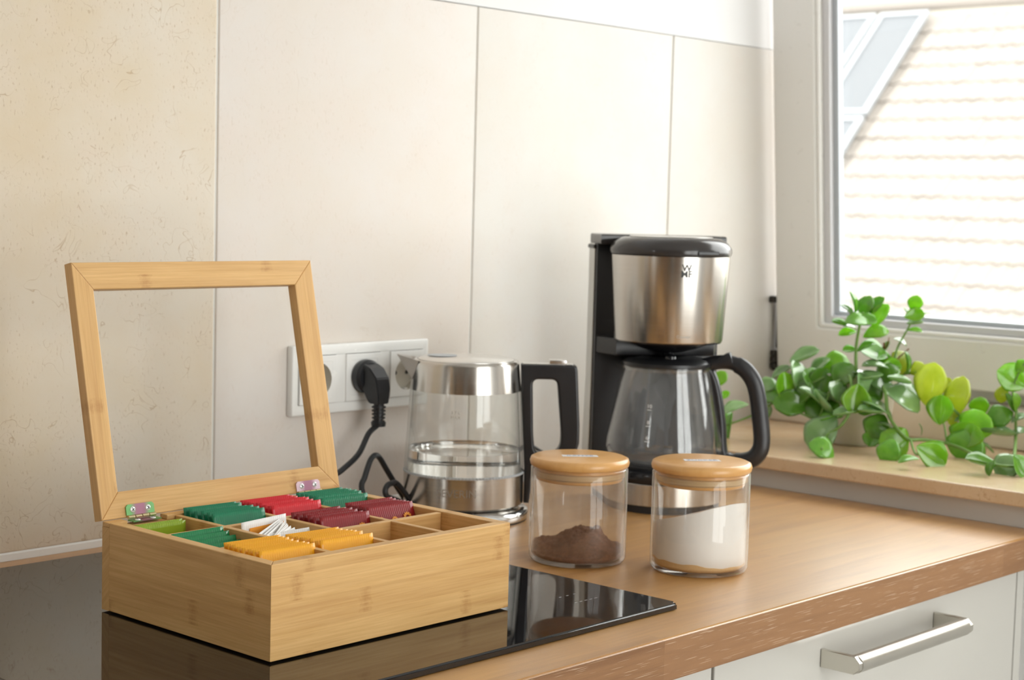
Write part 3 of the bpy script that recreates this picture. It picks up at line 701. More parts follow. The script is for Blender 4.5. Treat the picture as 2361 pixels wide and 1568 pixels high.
sachets(1, 0, 8, M['s_yellow'], 0.0555, 0.070, 0.0315, 0.0725, rim+0.0030, (15, 12), -3, 'yellow tea sachet', 'beside the empty front compartments', 'yellow sachets in the second front compartment', None, 1, 0.0, 0.002)
sachets(0, 1, 5, M['s_mgreen'], 0.054, 0.070, 0.113, 0.1435, rim+0.0005, (24, 14), 1, 'glossy green tea sachet', 'in the sunken stack left of the white ones', 'glossy green sachets in the middle row', None, 0.6, -0.010, 0.002)
sachets(2, 1, 6, M['s_dred'], 0.0555, 0.070, 0.1060, 0.1420, rim+0.0035, (17, 13), -3, 'dark red tea sachet', 'in the stack beside the white sachets', 'dark red sachets beside the white ones', M['p_orange'], 1, 0, 0.001)
sachets(3, 1, 7, M['s_dred'], 0.0555, 0.070, 0.1160, 0.1420, rim+0.0040, (24, 12), -3, 'dark red tea sachet', 'in the stack at the right side panel', 'dark red sachets at the right side panel', M['p_orange'], 1, 0, 0.001)
sachets(0, 2, 2, M['s_lime'], 0.050, 0.062, 0.196, 0.201, rim-0.0015, (3, 2), 0, 'lime green tea sachet', 'below the green hinge', 'lime sachets below the green hinge', None, 0.5)
sachets(1, 2, 6, M['s_green'], 0.0555, 0.070, 0.1730, 0.2130, rim+0.0045, (17, 13), -3, 'dark green tea sachet', 'between the lime and bright red ones', 'dark green sachets beside the red ones', None, 1, 0, 0.001)
sachets(2, 2, 9, M['s_red'], 0.0555, 0.070, 0.1720, 0.2135, rim+0.0045, (15, 12), -3, 'bright red tea sachet', 'in the back row compartment', 'bright red sachets in the back row', None, 1, 0, 0.002)
sachets(3, 2, 6, M['s_green'], 0.0555, 0.070, 0.1785, 0.2130, rim+0.0040, (20, 13), -3, 'dark green tea sachet', 'below the pink hinge', 'dark green sachets below the pink hinge', M['p_pale'], 1)
# the untidy white sachets with an orange label
wme = sachet_mesh(0.052, 0.066, 'tea_sachet'); wme.materials.append(M['s_white'])
ome = bpy.data.meshes.new('orange'); bm = B((-0.018, -0.0019, 0.044), (0.0215, -0.0012, 0.0600)); bm.to_mesh(ome); bm.free(); ome.materials.append(M['p_orange'])
W_ = [(0.1275, 4, 0, 5, 3, 0.0055), (0.1195, 27, 0.0005, 4, 12, 0.0005), (0.1160, 30, 0.001, 4, 13, 0.0), (0.1125, 31, 0.001, 4, 13, 0.0), (0.1115, 36, 0.0050, 2, 16, -0.0005), (0.1080, 36, 0.0050, 4, 14, -0.001), (0.1050, 34, 0.0048, 5, 13, -0.0015), (0.1020, 31, 0.0046, 7, 12, -0.002), (0.0995, 27, 0.0042, 8, 10, -0.0025), (0.0965, 20, 0.003, 10, 7, -0.003), (0.0930, -1, 0.002, 12, 1, -0.0010)]
for k, (v, yaw, du, lean, roll, dz) in enumerate(W_):
    o = bpy.data.objects.new('tea_sachet', wme); C.objects.link(o); la = math.radians(lean)
    o.rotation_euler = Matrix.Rotation(math.radians(yaw), 3, 'Z').to_4x4().to_3x3().__matmul__(Matrix.Rotation(-la, 3, 'X') @ Matrix.Rotation(-math.radians(roll*0.55), 3, 'Y')).to_euler()
    o.location = BO + Vector((0.1022+du*0.3, v, rim+dz-0.0665+ZW))
    if k in (0, 5): q = bpy.data.objects.new('orange_label', ome); C.objects.link(q); q.parent = o
    nm = 'white tea sachet with orange print, rearmost of the untidy white stack' if k == 0 else 'white tea sachet, %s from the back of the untidy stack' % ORD[k]
    tag(o, nm, 'tea bag', 'white sachets in the middle row')

# ------------------------------------------------------------------ glass jars
def jar(x, y, R_, H_, name, label, gm, word):
    t = thing(name, label, 'jar', (x, y, 0))
    hb = H_-0.0105                                # top of the glass
    obj('glass_body', lathe([(0, 0.0008), (R_-0.006, 0.0), (R_-0.002, 0.0014), (R_, 0.0055), (R_, hb-0.0012), (R_-0.001, hb), (R_-0.0022, hb-0.0012), (R_-0.0024, 0.0075), (R_-0.005, 0.0042), (0, 0.0036)], 72), gm, t, 60)
    l = obj('lid', lathe([(0, hb-0.0135), (R_-0.0065, hb-0.0135), (R_-0.0055, hb-0.0125), (R_-0.0055, hb+0.0002), (R_-0.001, hb+0.0004), (R_+0.0006, hb+0.002), (R_+0.0014, hb+0.0055), (R_+0.0002, hb+0.009), (R_-0.003, hb+0.0105), (0, hb+0.0105)], 72), M['jarlid'], t, 50)
    obj('seal', lathe([(R_-0.0054, hb-0.0105), (R_-0.0029, hb-0.0085), (R_-0.0033, hb-0.007), (R_-0.0029, hb-0.0055), (R_-0.0033, hb-0.004), (R_-0.0054, hb-0.003)], 72, closed=True), M['seal'], l, 40)
    lb = obj('paper_label', prism([(-0.0185+0.002*c, s) for c, s in ((0, -0.0055), )] + [(0.0185, -0.0055), (0.0185, 0.0055), (-0.0185, 0.0055)], 'z', H_+0.00005, H_+0.00022), M['label'], l)
    me = text_mesh(word, 0.0085, 0.00005); me.transform(Matrix.Rotation(-PI/2, 4, 'X') @ Matrix.Identity(4))
    me.transform(Matrix.Translation((0, 0, H_+0.0003)))
    tx = link('lettering', me, M['ink'], l)
    ang = math.atan2(0.6782, 0.7344) - PI/2 + 0.08   # text reads from the camera's side
    for q in (lb, tx): q.rotation_euler = (0, 0, -math.radians(47)+0.10)
    return t
J1 = (1.3140, -0.3620, 0.0500, 0.1078); J2 = (1.3751, -0.4718, 0.0495, 0.1110)
jar(*J1, 'coffee_jar', 'glass jar of ground coffee with bamboo lid, standing left of the white sugar jar', M['glassd'], 'KAFFEE')
jar(*J2, 'sugar_jar', 'glass jar of white sugar with bamboo lid, nearest the worktop edge', M['glass'], 'ZUCKER')
def heap(name, r, fn, n, loc, mat, z0=0.0045):
    """solid of revolution-like fill: polar grid with height fn(x, y)"""
    bm = bmesh.new(); nr_ = n; na = 64; top = []
    def rr(i): return r*i/nr_
    c0 = bm.verts.new((0, 0, fn(0, 0)))
    for i in range(1, nr_+1): top.append([bm.verts.new((rr(i)*math.cos(2*PI*k/na), rr(i)*math.sin(2*PI*k/na), fn(rr(i)*math.cos(2*PI*k/na), rr(i)*math.sin(2*PI*k/na)))) for k in range(na)])
    for k in range(na): bm.faces.new((c0, top[0][k], top[0][(k+1) % na]))
    for i in range(nr_-1):
        for k in range(na): bm.faces.new((top[i][k], top[i+1][k], top[i+1][(k+1) % na], top[i][(k+1) % na]))
    rings = [top[-1]]
    for j in range(1, 7):
        rings.append([bm.verts.new((v.co.x, v.co.y, v.co.z+(min(z0+0.0035, v.co.z-0.0004)-v.co.z)*j/6)) for v in top[-1]])
    rings.append([bm.verts.new((v.co.x*0.92, v.co.y*0.92, z0)) for v in top[-1]])
    for a_, b_ in zip(rings, rings[1:]):
        for k in range(na): bm.faces.new((a_[k], b_[k], b_[(k+1) % na], a_[(k+1) % na]))
    bm.faces.new(rings[-1])
    o = obj(name, bm, mat, None, 60); o.location = (loc[0], loc[1], ZW); return o
from mathutils import noise as mn
vd = Vector((0.7336, 0.6746, 0)).normalized(); vr = Vector((0.6746, -0.7336, 0)).normalized()   # away from the viewer / to the viewer's right
def coffee_h(x, y):
    p = Vector((x, y, 0)); s = p.dot(vr); d = p.dot(vd)
    def sg(v): return 1/(1+math.exp(-max(-30, min(30, v))))
    pl_ = sg((s+0.020)/0.0055)*sg((0.030-s)/0.0035)*sg((0.034-d)/0.006)*sg((d+0.030)/0.008)
    hgt = 0.0070 + 0.0200*pl_ + 0.0060*pl_*math.exp(-((s-0.003)/0.016)**2) + 0.0065*math.exp(-((s-0.021)/0.006)**2-((d-0.008)/0.012)**2)
    hgt += 0.0125*math.exp(-((s+0.036)/0.016)**2-((d-0.012)/0.025)**2) + 0.008*sg((s-0.03)/0.006)*sg((d+0.02)/0.01)
    hgt += 0.0040*mn.fractal(Vector((x*90, y*90, 3.1)), 0.9, 2.0, 4) + 0.0014*mn.noise(Vector((x*430, y*430, 1)))
    return max(0.0088, hgt)
heap('ground_coffee', 0.0470, coffee_h, 34, J1, M['coffee'])
o = bpy.data.objects['ground_coffee']; tag(o, 'brown heap of ground coffee inside the left glass jar', 'coffee', None, 'stuff')
def sugar_h(x, y):
    p = Vector((x, y, 0)); s = p.dot(vr); d = p.dot(vd)
    return 0.0585 + 0.0100*math.sin(max(-1.3, min(1.35, s/0.036))) - 0.21*d + 0.0007*mn.noise(Vector((x*60, y*60, 0)))
heap('white_sugar', 0.0463, sugar_h, 18, J2, M['sugar'], 0.0060)
o = bpy.data.objects['white_sugar']; tag(o, 'white sugar filling half of the jar nearest the worktop edge', 'sugar', None, 'stuff')
def bs_h(x, y): return 0.0112 - 0.05*Vector((x, y, 0)).dot(vr) + 0.0030*mn.noise(Vector((x*62, y*62, 5)))
heap('brown_sugar', 0.0470, bs_h, 10, J2, M['brownsugar'])
o = bpy.data.objects['brown_sugar']; tag(o, 'thin layer of brown sugar beneath the white sugar in its jar', 'sugar', None, 'stuff')

# ------------------------------------------------------------------ kettle
KX, KY = 1.3926, -0.1198
kd = Vector((KX-CAM.x, KY-CAM.y, 0)).normalized(); ks = Vector((kd.y, -kd.x, 0))     # away / viewer's right
kang = math.atan2(ks.y, ks.x)
kb = thing('kettle_stand', 'round steel kettle stand with a black cord plugged into the wall', 'kettle base', (KX, KY, 0))
obj('ring', lathe([(0, 0.0006), (0.0735, 0.0006), (0.0762, 0.003), (0.0767, 0.008), (0.0752, 0.0125), (0.071, 0.0148), (0, 0.0148)], 80), M['polish'], kb, 50)
obj('foot_ring', lathe([(0.071, 0.0), (0.0745, 0.0), (0.0745, 0.0012), (0.071, 0.0012)], 64, closed=True), M['blackp'], kb)
PL = Vector((1.3302, -0.0125, 0.1585))           # plug centre on the outlet
def L(p): return Vector(p) - Vector((KX, KY, 0))
bm = bmesh.new()
disc = lathe([(0, 0.002), (0.0192, 0.002), (0.0197, 0.004), (0.0197, 0.010), (0.0165, 0.0135), (0, 0.0135)], 40)
me = bpy.data.meshes.new('d'); disc.to_mesh(me); disc.free(); me.transform(Matrix.Rotation(PI/2, 4, 'X')); me.transform(Matrix.Translation(L(PL)))
plug = link('plug', me, M['cable'], kb, 40)
q0 = L(PL)
bm = bmesh.new()
sec = [(0.012, -0.012, 0.0155), (0.0115, -0.024, 0.011), (0.0105, -0.034, 0.000), (0.0105, -0.0365, -0.012), (0.009, -0.0365, -0.024), (0.0085, -0.036, -0.030)]
back = [(0.012, -0.010, -0.015), (0.0115, -0.012, -0.016), (0.0105, -0.014, -0.020), (0.0100, -0.0165, -0.024), (0.009, -0.018, -0.028), (0.0085, -0.020, -0.0302)]
rings = []
for (wd, y_, z_), (_, yb, zb) in zip(sec, back):
    rings.append([bm.verts.new(q0+Vector(v)) for v in ((-wd, y_, z_), (wd, y_, z_), (wd, yb, zb), (-wd, yb, zb))])
for a_, b_ in zip(rings, rings[1:]):
    for k in range(4): bm.faces.new((a_[k], a_[(k+1) % 4], b_[(k+1) % 4], b_[k]))
bm.faces.new(rings[0]); bm.faces.new(rings[-1][::-1]); bmesh.ops.recalc_face_normals(bm, faces=bm.faces)
bmesh.ops.bevel(bm, geom=bm.edges[:], offset=0.0011, segments=2, affect='EDGES')
obj('plug_grip', bm, M['cable'], plug, 18)
bm = bmesh.new(); st = q0+Vector((0, -0.028, -0.030))
lathe([(0, 0), (0.0062, 0), (0.0056, -0.022), (0, -0.022)], 16, bm)
for k in range(5): lathe([(0.004, -0.003-k*0.0042), (0.0084-k*0.0002, -0.003-k*0.0042), (0.0084-k*0.0002, -0.0048-k*0.0042), (0.004, -0.0048-k*0.0042)], 16, bm, True)
lathe([(0.003, -0.0215), (0.0088, -0.0215), (0.0082, -0.0265), (0.003, -0.0265)], 16, bm, True)
o = obj('strain_relief', bm, M['cable'], plug, 40); o.location = st
e0 = PL+Vector((0, -0.028, -0.054))
pth = [e0+Vector((0, 0, 0.006)), e0, on_y(850, 1000, -0.043), on_y(826, 1048, -0.050), on_y(786, 1086, -0.060), on_y(745, 1118, -0.070), Vector((1.215, -0.085, 0.012)), Vector((1.225, -0.10, 0.0045)), Vector((1.262, -0.105, 0.010)),
       on_y(834, 1128, -0.085), on_y(841, 1100, -0.080), on_y(852, 1066, -0.074), on_y(860, 1053, -0.072), on_y(868, 1050, -0.070), on_y(877, 1058, -0.069), on_y(892, 1084, -0.068), on_y(912, 1117, -0.068), on_y(930, 1145, -0.070), Vector((1.356, -0.071, 0.005)),
       Vector((1.362, -0.090, 0.0040)), on_y(905, 1150, -0.103), on_y(893, 1146, -0.106), on_y(888, 1133, -0.106), on_y(892, 1121, -0.104), on_y(902, 1115, -0.101), on_y(918, 1118, -0.097), Vector((1.337, -0.100, 0.0120)), Vector((1.342, -0.104, 0.0062))]
pp = [L(p) for p in smooth_path(pth, 7)]
for p in pp: p.z = max(p.z, 0.0036)
obj('cord', tube(pp, 0.0033, 10), M['cable'], kb, 60)

kt = thing('kettle', 'glass and steel electric kettle half full of water with a black handle', 'kettle', (KX, KY, 0))
RB, RT = 0.0696, 0.0640
def rk(z): return RB+(RT-RB)*max(0, min(1, (z-0.054)/(0.149-0.054)))
obj('steel_body', lathe([(0, 0.0168), (RB-0.004, 0.0168), (RB, 0.0195), (RB, 0.0545), (RB-0.0022, 0.0545), (RB-0.0026, 0.0535), (0, 0.0535)], 96), M['steel'], kt, 40)
obj('shadow_gap', lathe([(0, 0.0150), (0.060, 0.0150), (0.060, 0.0168), (0, 0.0168)], 48), M['blackp'], kt)
bm = bmesh.new()
for k in range(110):
    an = 2*PI*k/110; c_ = Vector((RB*math.cos(an), RB*math.sin(an), 0.0545)); 
    lathe([(0, -0.0006), (0.0007, 0), (0, 0.0006)], 6, bm, False, 0, (0, 0))
    for v in bm.verts[-8:] if False else []: pass
bm.free()
bm = bmesh.new(); n_ = 220
ra = [[bm.verts.new(((RB+d_+(0.0006 if k % 2 else 0))*math.cos(2*PI*k/n_), (RB+d_+(0.0006 if k % 2 else 0))*math.sin(2*PI*k/n_), z_)) for k in range(n_)] for d_, z_ in ((-0.001, 0.0532), (0.0, 0.0538), (0.0, 0.0556), (-0.001, 0.0562))]
for a_, b_ in zip(ra, ra[1:]):
    for k in range(n_): bm.faces.new((a_[k], a_[(k+1) % n_], b_[(k+1) % n_], b_[k]))
obj('seal_ring', bm, M['gasket'], kt)
pr = [(rk(z), z) for z in (0.055, 0.08, 0.10, 0.125, 0.150)]; pr += [(r-0.0028, z) for r, z in reversed(pr)]
obj('glass_wall', lathe(pr, 96, closed=True), M['glassk'], kt, 60)
obj('collar', lathe([(RT-0.004, 0.1492), (RT+0.0002, 0.1492), (RT-0.0026, 0.1800), (RT-0.0036, 0.1828), (RT-0.0050, 0.1838), (RT-0.0078, 0.1838), (RT-0.0078, 0.1800), (RT-0.0060, 0.170)], 96, closed=True), M['steel'], kt, 35)
ld = obj('lid', lathe([(0, 0.1775), (RT-0.0082, 0.1775), (RT-0.0082, 0.1842), (RT-0.0100, 0.1856), (0, 0.1864)], 80), M['steel2'], kt, 40)
bm = lathe([(0, 0.0), (0.017, 0.0), (0.0172, 0.0005), (0, 0.0008)], 40); o = obj('lid_emblem', bm, M['gasket'], ld, 40)
o.location = (ks*-0.028+kd*0.012)+Vector((0, 0, 0.18655)); o.scale = (1, 1, 1)
# spout: folded steel beak at the viewer's left
tip = ks*-0.0805-kd*0.004
def KP(s, d, z): return ks*s+kd*d+Vector((0, 0, z))
bm = bmesh.new()
outer = [KP(-0.0800, -0.006, 0.1885), KP(-0.0540, -0.0300, 0.1832), KP(-0.0615, -0.0160, 0.1610), KP(-0.0560, 0.0250, 0.1832), KP(-0.0630, 0.006, 0.1610)]
inner = [KP(-0.0775, -0.006, 0.1878), KP(-0.0525, -0.0275, 0.1828), KP(-0.0600, -0.0140, 0.1640), KP(-0.0540, 0.0230, 0.1828), KP(-0.0610, 0.006, 0.1640)]
vo = [bm.verts.new(p) for p in outer]; vi = [bm.verts.new(p) for p in inner]
for V_, fl in ((vo, 0), (vi, 1)):
    for q in ((0, 1, 2), (0, 2, 4), (0, 4, 3)):
        bm.faces.new([V_[i] for i in (q if not fl else q[::-1])])
for a_, b_ in ((0, 1), (1, 2), (2, 4), (4, 3), (3, 0)): bm.faces.new((vo[a_], vo[b_], vi[b_], vi[a_]))
obj('spout', bm, M['steel_dim'], kt)
# handle: rounded rectangular loop on the viewer's right, with a strip running down the glass
def rrect_section(hw, hh, n=4, r=0.35):
    pts = []
    for cx_, cy_, a0 in ((1, 1, 0), (-1, 1, 90), (-1, -1, 180), (1, -1, 270)):
        for k in range(n+1):
            a_ = math.radians(a0+90*k/n); pts.append((cx_*hw*(1-r)+hw*r*math.cos(a_), cy_*hh*(1-r)+hh*r*math.sin(a_)))
    return pts
poly_out = [(0.0635, 0.1800), (0.1245, 0.1800), (0.1275, 0.1785), (0.1285, 0.1740), (0.1325, 0.1100), (0.1325, 0.0900), (0.1295, 0.0790), (0.1180, 0.0690), (0.0960, 0.0640), (0.0845, 0.0600), (0.0790, 0.0480), (0.0770, 0.0250), (0.0760, 0.0190), (0.0705, 0.0190), (0.0705, 0.0560), (0.0675, 0.1000), (0.0645, 0.1480)]
poly_in = [(0.0768, 0.1635), (0.1056, 0.1635), (0.1118, 0.1000), (0.1112, 0.0850), (0.1040, 0.0770), (0.0815, 0.0770), (0.0790, 0.1000)]
cu = bpy.data.curves.new('h', 'CURVE'); cu.dimensions = '2D'; cu.fill_mode = 'BOTH'; cu.extrude = 0.0085; cu.bevel_depth = 0.0028; cu.bevel_resolution = 3
def round_poly(P_, r=0.006, n=4):
    out = []
    for i in range(len(P_)):
        p = Vector(P_[i]); a_ = Vector(P_[i-1])-p; b_ = Vector(P_[(i+1) % len(P_)])-p
        ra = min(r, a_.length*0.45); rb_ = min(r, b_.length*0.45); p0 = p+a_.normalized()*ra; p2 = p+b_.normalized()*rb_
        for k in range(n+1):
            t = k/n; q = p0*(1-t)**2+p*2*t*(1-t)+p2*t*t; out.append((q.x, q.y))
    return out
poly_in = round_poly(poly_in, 0.0075, 5)
for P_ in (poly_out, poly_in):
    s_ = cu.splines.new('POLY'); s_.points.add(len(P_)-1); s_.use_cyclic_u = True
    sg = 1 if P_ is poly_out else -1
    cxm = sum(p[0] for p in P_)/len(P_); czm = sum(p[1] for p in P_)/len(P_)
    for pt, (x_, z_) in zip(s_.points, P_): pt.co = (x_, z_, 0, 1)
def curve_to_mesh(cu):
    o_ = bpy.data.objects.new('c', cu); C.objects.link(o_)
    me_ = bpy.data.meshes.new_from_object(o_.evaluated_get(bpy.context.evaluated_depsgraph_get())); bpy.data.objects.remove(o_); bpy.data.curves.remove(cu); return me_
cu.offset = -0.0026
me = curve_to_mesh(cu); me.transform(Matrix.Rotation(PI/2, 4, 'X')); me.transform(Matrix.Rotation(kang, 4, 'Z'))
link('handle', me, M['blackp'], kt, 40)
bm = B((0.066, -0.0075, 0.1798), (0.1235, 0.0075, 0.1812), 0.0005); o = obj('handle_plate', bm, M['steel2'], kt); o.rotation_euler = (0, 0, kang)
bm = B((0.0960, -0.0068, 0.1812), (0.1160, 0.0068, 0.1858), 0.0010); o = obj('switch', bm, M['steel2'], kt, 40); o.rotation_euler = (0, 0, kang)
fz = math.atan2(-kd.y, -kd.x)+PI/2               # rotation that turns a text facing -y towards the viewer
me = text_mesh('SEVERIN', 0.0125, 0.00008, RB); o = link('lettering', me, M['etch'], kt); o.location = (0, 0, 0.0375); o.rotation_euler = (0, 0, fz-0.11)
for s_, z_ in (('1.7 L', 0.1290), ('MAX', 0.1235)):
    me = text_mesh(s_, 0.0052, 0.00008, 0.0662); o = link('level_mark', me, M['inkg'], kt); o.location = (0, 0, z_); o.rotation_euler = (0, 0, fz-0.16)
wtr = obj('water', lathe([(0, 0.0538), (RB-0.0031, 0.0538), (rk(0.057)-0.0030, 0.057), (rk(0.0788)-0.0030, 0.0788), (rk(0.0805)-0.0030, 0.0803), (rk(0.08)-0.0045, 0.0796), (0, 0.0796)], 96), M['water'], None, 60)
wtr.location = (KX, KY, ZW); tag(wtr, 'clear water standing in the lower part of the glass kettle', 'water', None, 'stuff')

# ------------------------------------------------------------------ coffee maker and its carafe
MX, MY = 1.6368, -0.2240
cm = thing('coffee_maker', 'black and steel filter coffee maker standing near the window corner', 'coffee maker', (MX, MY, 0))
fr_ = Vector((-0.598, -0.802, 0)).normalized()   # where the machine faces
cm.rotation_euler = (0, 0, math.atan2(fr_.y, fr_.x)+PI/2)     # local -y is the front
# base: round front, square back
def dshape(r, back, hw, n=24):
    pts = []
    for k in range(n+1):
        a_ = PI + PI*k/n; pts.append((r*math.cos(a_), r*math.sin(a_)))
    return pts + [(hw, back), (-hw, back)]
obj('foot_band', prism(dshape(0.0690, 0.084, 0.069), 'z', 0.0, 0.0095), M['blackp'], cm, 40)
obj('steel_band', prism(dshape(0.0712, 0.086, 0.0712), 'z', 0.0092, 0.0350, 0.0006, 1), M['steel'], cm, 40)
obj('base_top', prism(dshape(0.0715, 0.086, 0.0715), 'z', 0.0352, 0.0490, 0.0025, 2), M['blackg'], cm, 40)
hp = obj('hot_plate', lathe([(0, 0.0490), (0.0560, 0.0490), (0.0560, 0.0520), (0.0535, 0.0545), (0, 0.0545)], 64), M['blackp'], cm, 40)
# tower with a flared foot
prof = [(0.050, 0.047), (0.050, 0.3240), (0.053, 0.3290), (0.084, 0.3290), (0.087, 0.3260), (0.087, 0.150), (0.090, 0.110), (0.098, 0.047)]
obj('tower', prism(prof, 'x', -0.0795, 0.0795, 0.002, 2), M['blackp'], cm, 40)
for s in (-1, 1):
    pr_ = [(0.0575, 0.047), (0.0575, 0.150), (0.0575, 0.3225), (0.086, 0.3225), (0.086, 0.150), (0.0965, 0.047)]
    pr_ = [(0.0615, 0.047), (0.0580, 0.150), (0.0580, 0.3180), (0.0860, 0.3180), (0.0860, 0.150), (0.0970, 0.047)]
    obj('side_panel', prism(pr_, 'x', s*0.0796, s*0.0812, 0.0004, 1), M['greypanel'], cm, 40)
    obj('latch_tab', B((s*0.0796-0.003, 0.056, 0.3115), (s*0.0796+0.004, 0.088, 0.3165), 0.001), M['blackp'], cm)
lidm = obj('water_lid', prism([(-0.080, 0.030), (0.080, 0.030), (0.080, 0.086), (0.075, 0.0905), (-0.075, 0.0905), (-0.080, 0.086)], 'z', 0.3175, 0.3300, 0.002, 2), M['lidplastic'], cm, 40)
obj('drum', lathe([(0.060, 0.2040), (0.0655, 0.2040), (0.0662, 0.2052), (0.0722, 0.3068), (0.070, 0.3075), (0.0, 0.3075)], 96), M['steel'], cm, 40)
obj('drum_rim', lathe([(0.060, 0.2020), (0.0645, 0.2022), (0.0655, 0.2040), (0.060, 0.2046)], 96, closed=True), M['blackg'], cm, 40)
obj('lid', lathe([(0.070, 0.3070), (0.0730, 0.3080), (0.0742, 0.3120), (0.0735, 0.3160), (0.0690, 0.3225), (0.0600, 0.3275), (0.0565, 0.3282), (0.0, 0.3284)], 96), M['lidplastic'], cm, 35)
obj('lid_plate', lathe([(0, 0.3285), (0.0500, 0.3285), (0.0506, 0.3290), (0.0498, 0.3296), (0, 0.3297)], 80), M['steel2'], cm, 40)
obj('lid_grip', B((0.008, -0.0752, 0.3095), (0.034, -0.0660, 0.3140), 0.0008), M['blackg'], cm).rotation_euler = (0, 0, 0.06)
obj('filter_funnel', lathe([(0.0, 0.1885), (0.012, 0.1885), (0.020, 0.1900), (0.034, 0.1940), (0.046, 0.1985), (0.053, 0.2035), (0.0, 0.2035)], 64), M['blackg'], cm, 40)
obj('drip_stop', lathe([(0.0, 0.1830), (0.006, 0.1835), (0.0075, 0.1870), (0.0075, 0.1890), (0.0, 0.1890)], 24), M['blackg'], cm, 40).location = (0, -0.004, 0)
obj('back_bridge', prism([(-0.062, 0.01), (0.062, 0.01), (0.0795, 0.055), (-0.0795, 0.055)], 'z', 0.1830, 0.2038, 0.002), M['blackp'], cm, 40)
zl = 0.2855
rz = lambda z: 0.0662+(0.0722-0.0662)*(z-0.2052)/(0.3068-0.2052)
for s_, dz_ in (('W', 0.0038), ('MF', -0.0036)):
    me = text_mesh(s_, 0.0112, 0.00015, rz(zl+dz_+0.0045)+0.0005, 'CENTER', 0.00022); o = link('logo', me, M['inkk'], cm); o.location = (0, 0, zl+dz_+0.0045)
me = text_mesh('Concept', 0.0050, 0.0001, rz(0.2125)+0.0002); o = link('lettering', me, M['etch'], cm); o.location = (0, 0, 0.2125)
mi_ = cm.matrix_basis.inverted()
cb_ = [Vector((1.702, -0.128, 0.020)), Vector((1.690, -0.085, 0.030)), on_y(1440, 1078, -0.030), on_y(1390, 1072, -0.022), on_y(1330, 1066, -0.018), on_y(1270, 1054, -0.020), on_y(1245, 1041, -0.024), on_y(1225, 1030, -0.026), on_y(1200, 1035, -0.028), on_y(1170, 1075, -0.030), on_y(1150, 1110, -0.03), Vector((1.475, -0.028, 0.0045)), Vector((1.44, -0.02, 0.0036))]
cb_ = smooth_path([Matrix.Rotation(-cm.rotation_euler.z, 3, 'Z') @ (p-Vector((MX, MY, 0))) for p in cb_], 6)
for p in cb_: p.z = max(p.z, 0.0036)
obj('cord', tube(cb_, 0.0031, 8), M['cable'], cm, 60)

cf = thing('coffee_carafe', 'empty glass coffee carafe with a black handle on the hot plate', 'carafe', (MX, MY, 0.0547))
md = Vector((MX-CAM.x, MY-CAM.y, 0)).normalized(); ms = Vector((md.y, -md.x, 0))
hdir = (ms*1.0 - md*0.12).normalized(); hang = math.atan2(hdir.y, hdir.x)
gp = [(0.0560, 0.0006), (0.0640, 0.0030), (0.0705, 0.0100), (0.0725, 0.0180), (0.0712, 0.0300), (0.0672, 0.0500), (0.0622, 0.0750), (0.0575, 0.0980), (0.0538, 0.1120), (0.0532, 0.1165)]
gin = [(r-0.0016, z+(0.0012 if i == 0 else 0)) for i, (r, z) in enumerate(gp)][::-1]
obj('glass_bowl', lathe([(0, 0.0)]+gp+gin+[(0, 0.0018)], 96), M['glassc'], cf, 60)
obj('lip', lathe([(0.0540, 0.1130), (0.0552, 0.1150), (0.0552, 0.1185), (0.0522, 0.1185)], 72, closed=True), M['glassc'], cf, 40)
sp_ = -hdir
bm = bmesh.new(); c0 = sp_*0.052
for V_, o_ in ((0, 0.0),):
    a1 = bm.verts.new(sp_*0.0520+Vector((-sp_.y, sp_.x, 0))*0.014+Vector((0, 0, 0.1185))); a2 = bm.verts.new(sp_*0.0520-Vector((-sp_.y, sp_.x, 0))*0.014+Vector((0, 0, 0.1185)))
    a3 = bm.verts.new(sp_*0.0680+Vector((0, 0, 0.1200))); a4 = bm.verts.new(sp_*0.0530+Vector((0, 0, 0.1080)))
    bm.faces.new((a1, a3, a4)); bm.faces.new((a3, a2, a4))
bmesh.ops.solidify(bm, geom=bm.faces[:], thickness=0.0014)
obj('spout', bm, M['glassc'], cf)
obj('lid', lathe([(0, 0.1160), (0.0515, 0.1160), (0.0545, 0.1190), (0.0545, 0.1225), (0.0500, 0.1262), (0.030, 0.1290), (0.014, 0.1270), (0, 0.1265)], 72), M['blackp'], cf, 40)
o = obj('lid_button', lathe([(0, 0.0), (0.0075, 0.0), (0.0065, 0.005), (0.003, 0.0075), (0, 0.008)], 24), M['blackg'], cf, 40); o.location = Vector((0, 0, 0.1262))-md*0.028+ms*0.004
# handle loop
H_ = [(0.0460, 0.1200), (0.0640, 0.1245), (0.0800, 0.1240), (0.0945, 0.1170), (0.1055, 0.1030), (0.1110, 0.0850), (0.1150, 0.0600), (0.1180, 0.0350), (0.1165, 0.0200), (0.1080, 0.0090), (0.0930, 0.0045), (0.0790, 0.0060), (0.0720, 0.0110), (0.0690, 0.0250), (0.0670, 0.0500), (0.0625, 0.0780), (0.0570, 0.1000), (0.0500, 0.1140)]
hp_ = [Vector((x_, 0, z_)) for x_, z_ in H_]
loop = smooth_path(hp_+[hp_[0]], 5)[:-1]
rad = []
for p in loop:
    inner = p.x < 0.074 and p.z < 0.115
    rad.append(0.0068 if inner else (0.0100 if p.x > 0.085 else 0.0085))
sec_ = rrect_section(1.0, 0.95, 3, 0.75)
bm = tube(loop, rad, 14, None, True, sec_)
o = obj('handle', bm, M['blackp'], cf, 60); o.rotation_euler = (0, 0, hang)
bm = prism([(0.040, 0.1215), (0.058, 0.1260), (0.0720, 0.1360), (0.0765, 0.1370), (0.0815, 0.1260), (0.0800, 0.1235), (0.060, 0.1180)], 'y', -0.0085, 0.0085, 0.0022, 2)
o = obj('thumb_lever', bm, M['blackp'], cf, 40); o.rotation_euler = (0, 0, hang)
fm_ = math.atan2(-md.y, -md.x)+PI/2
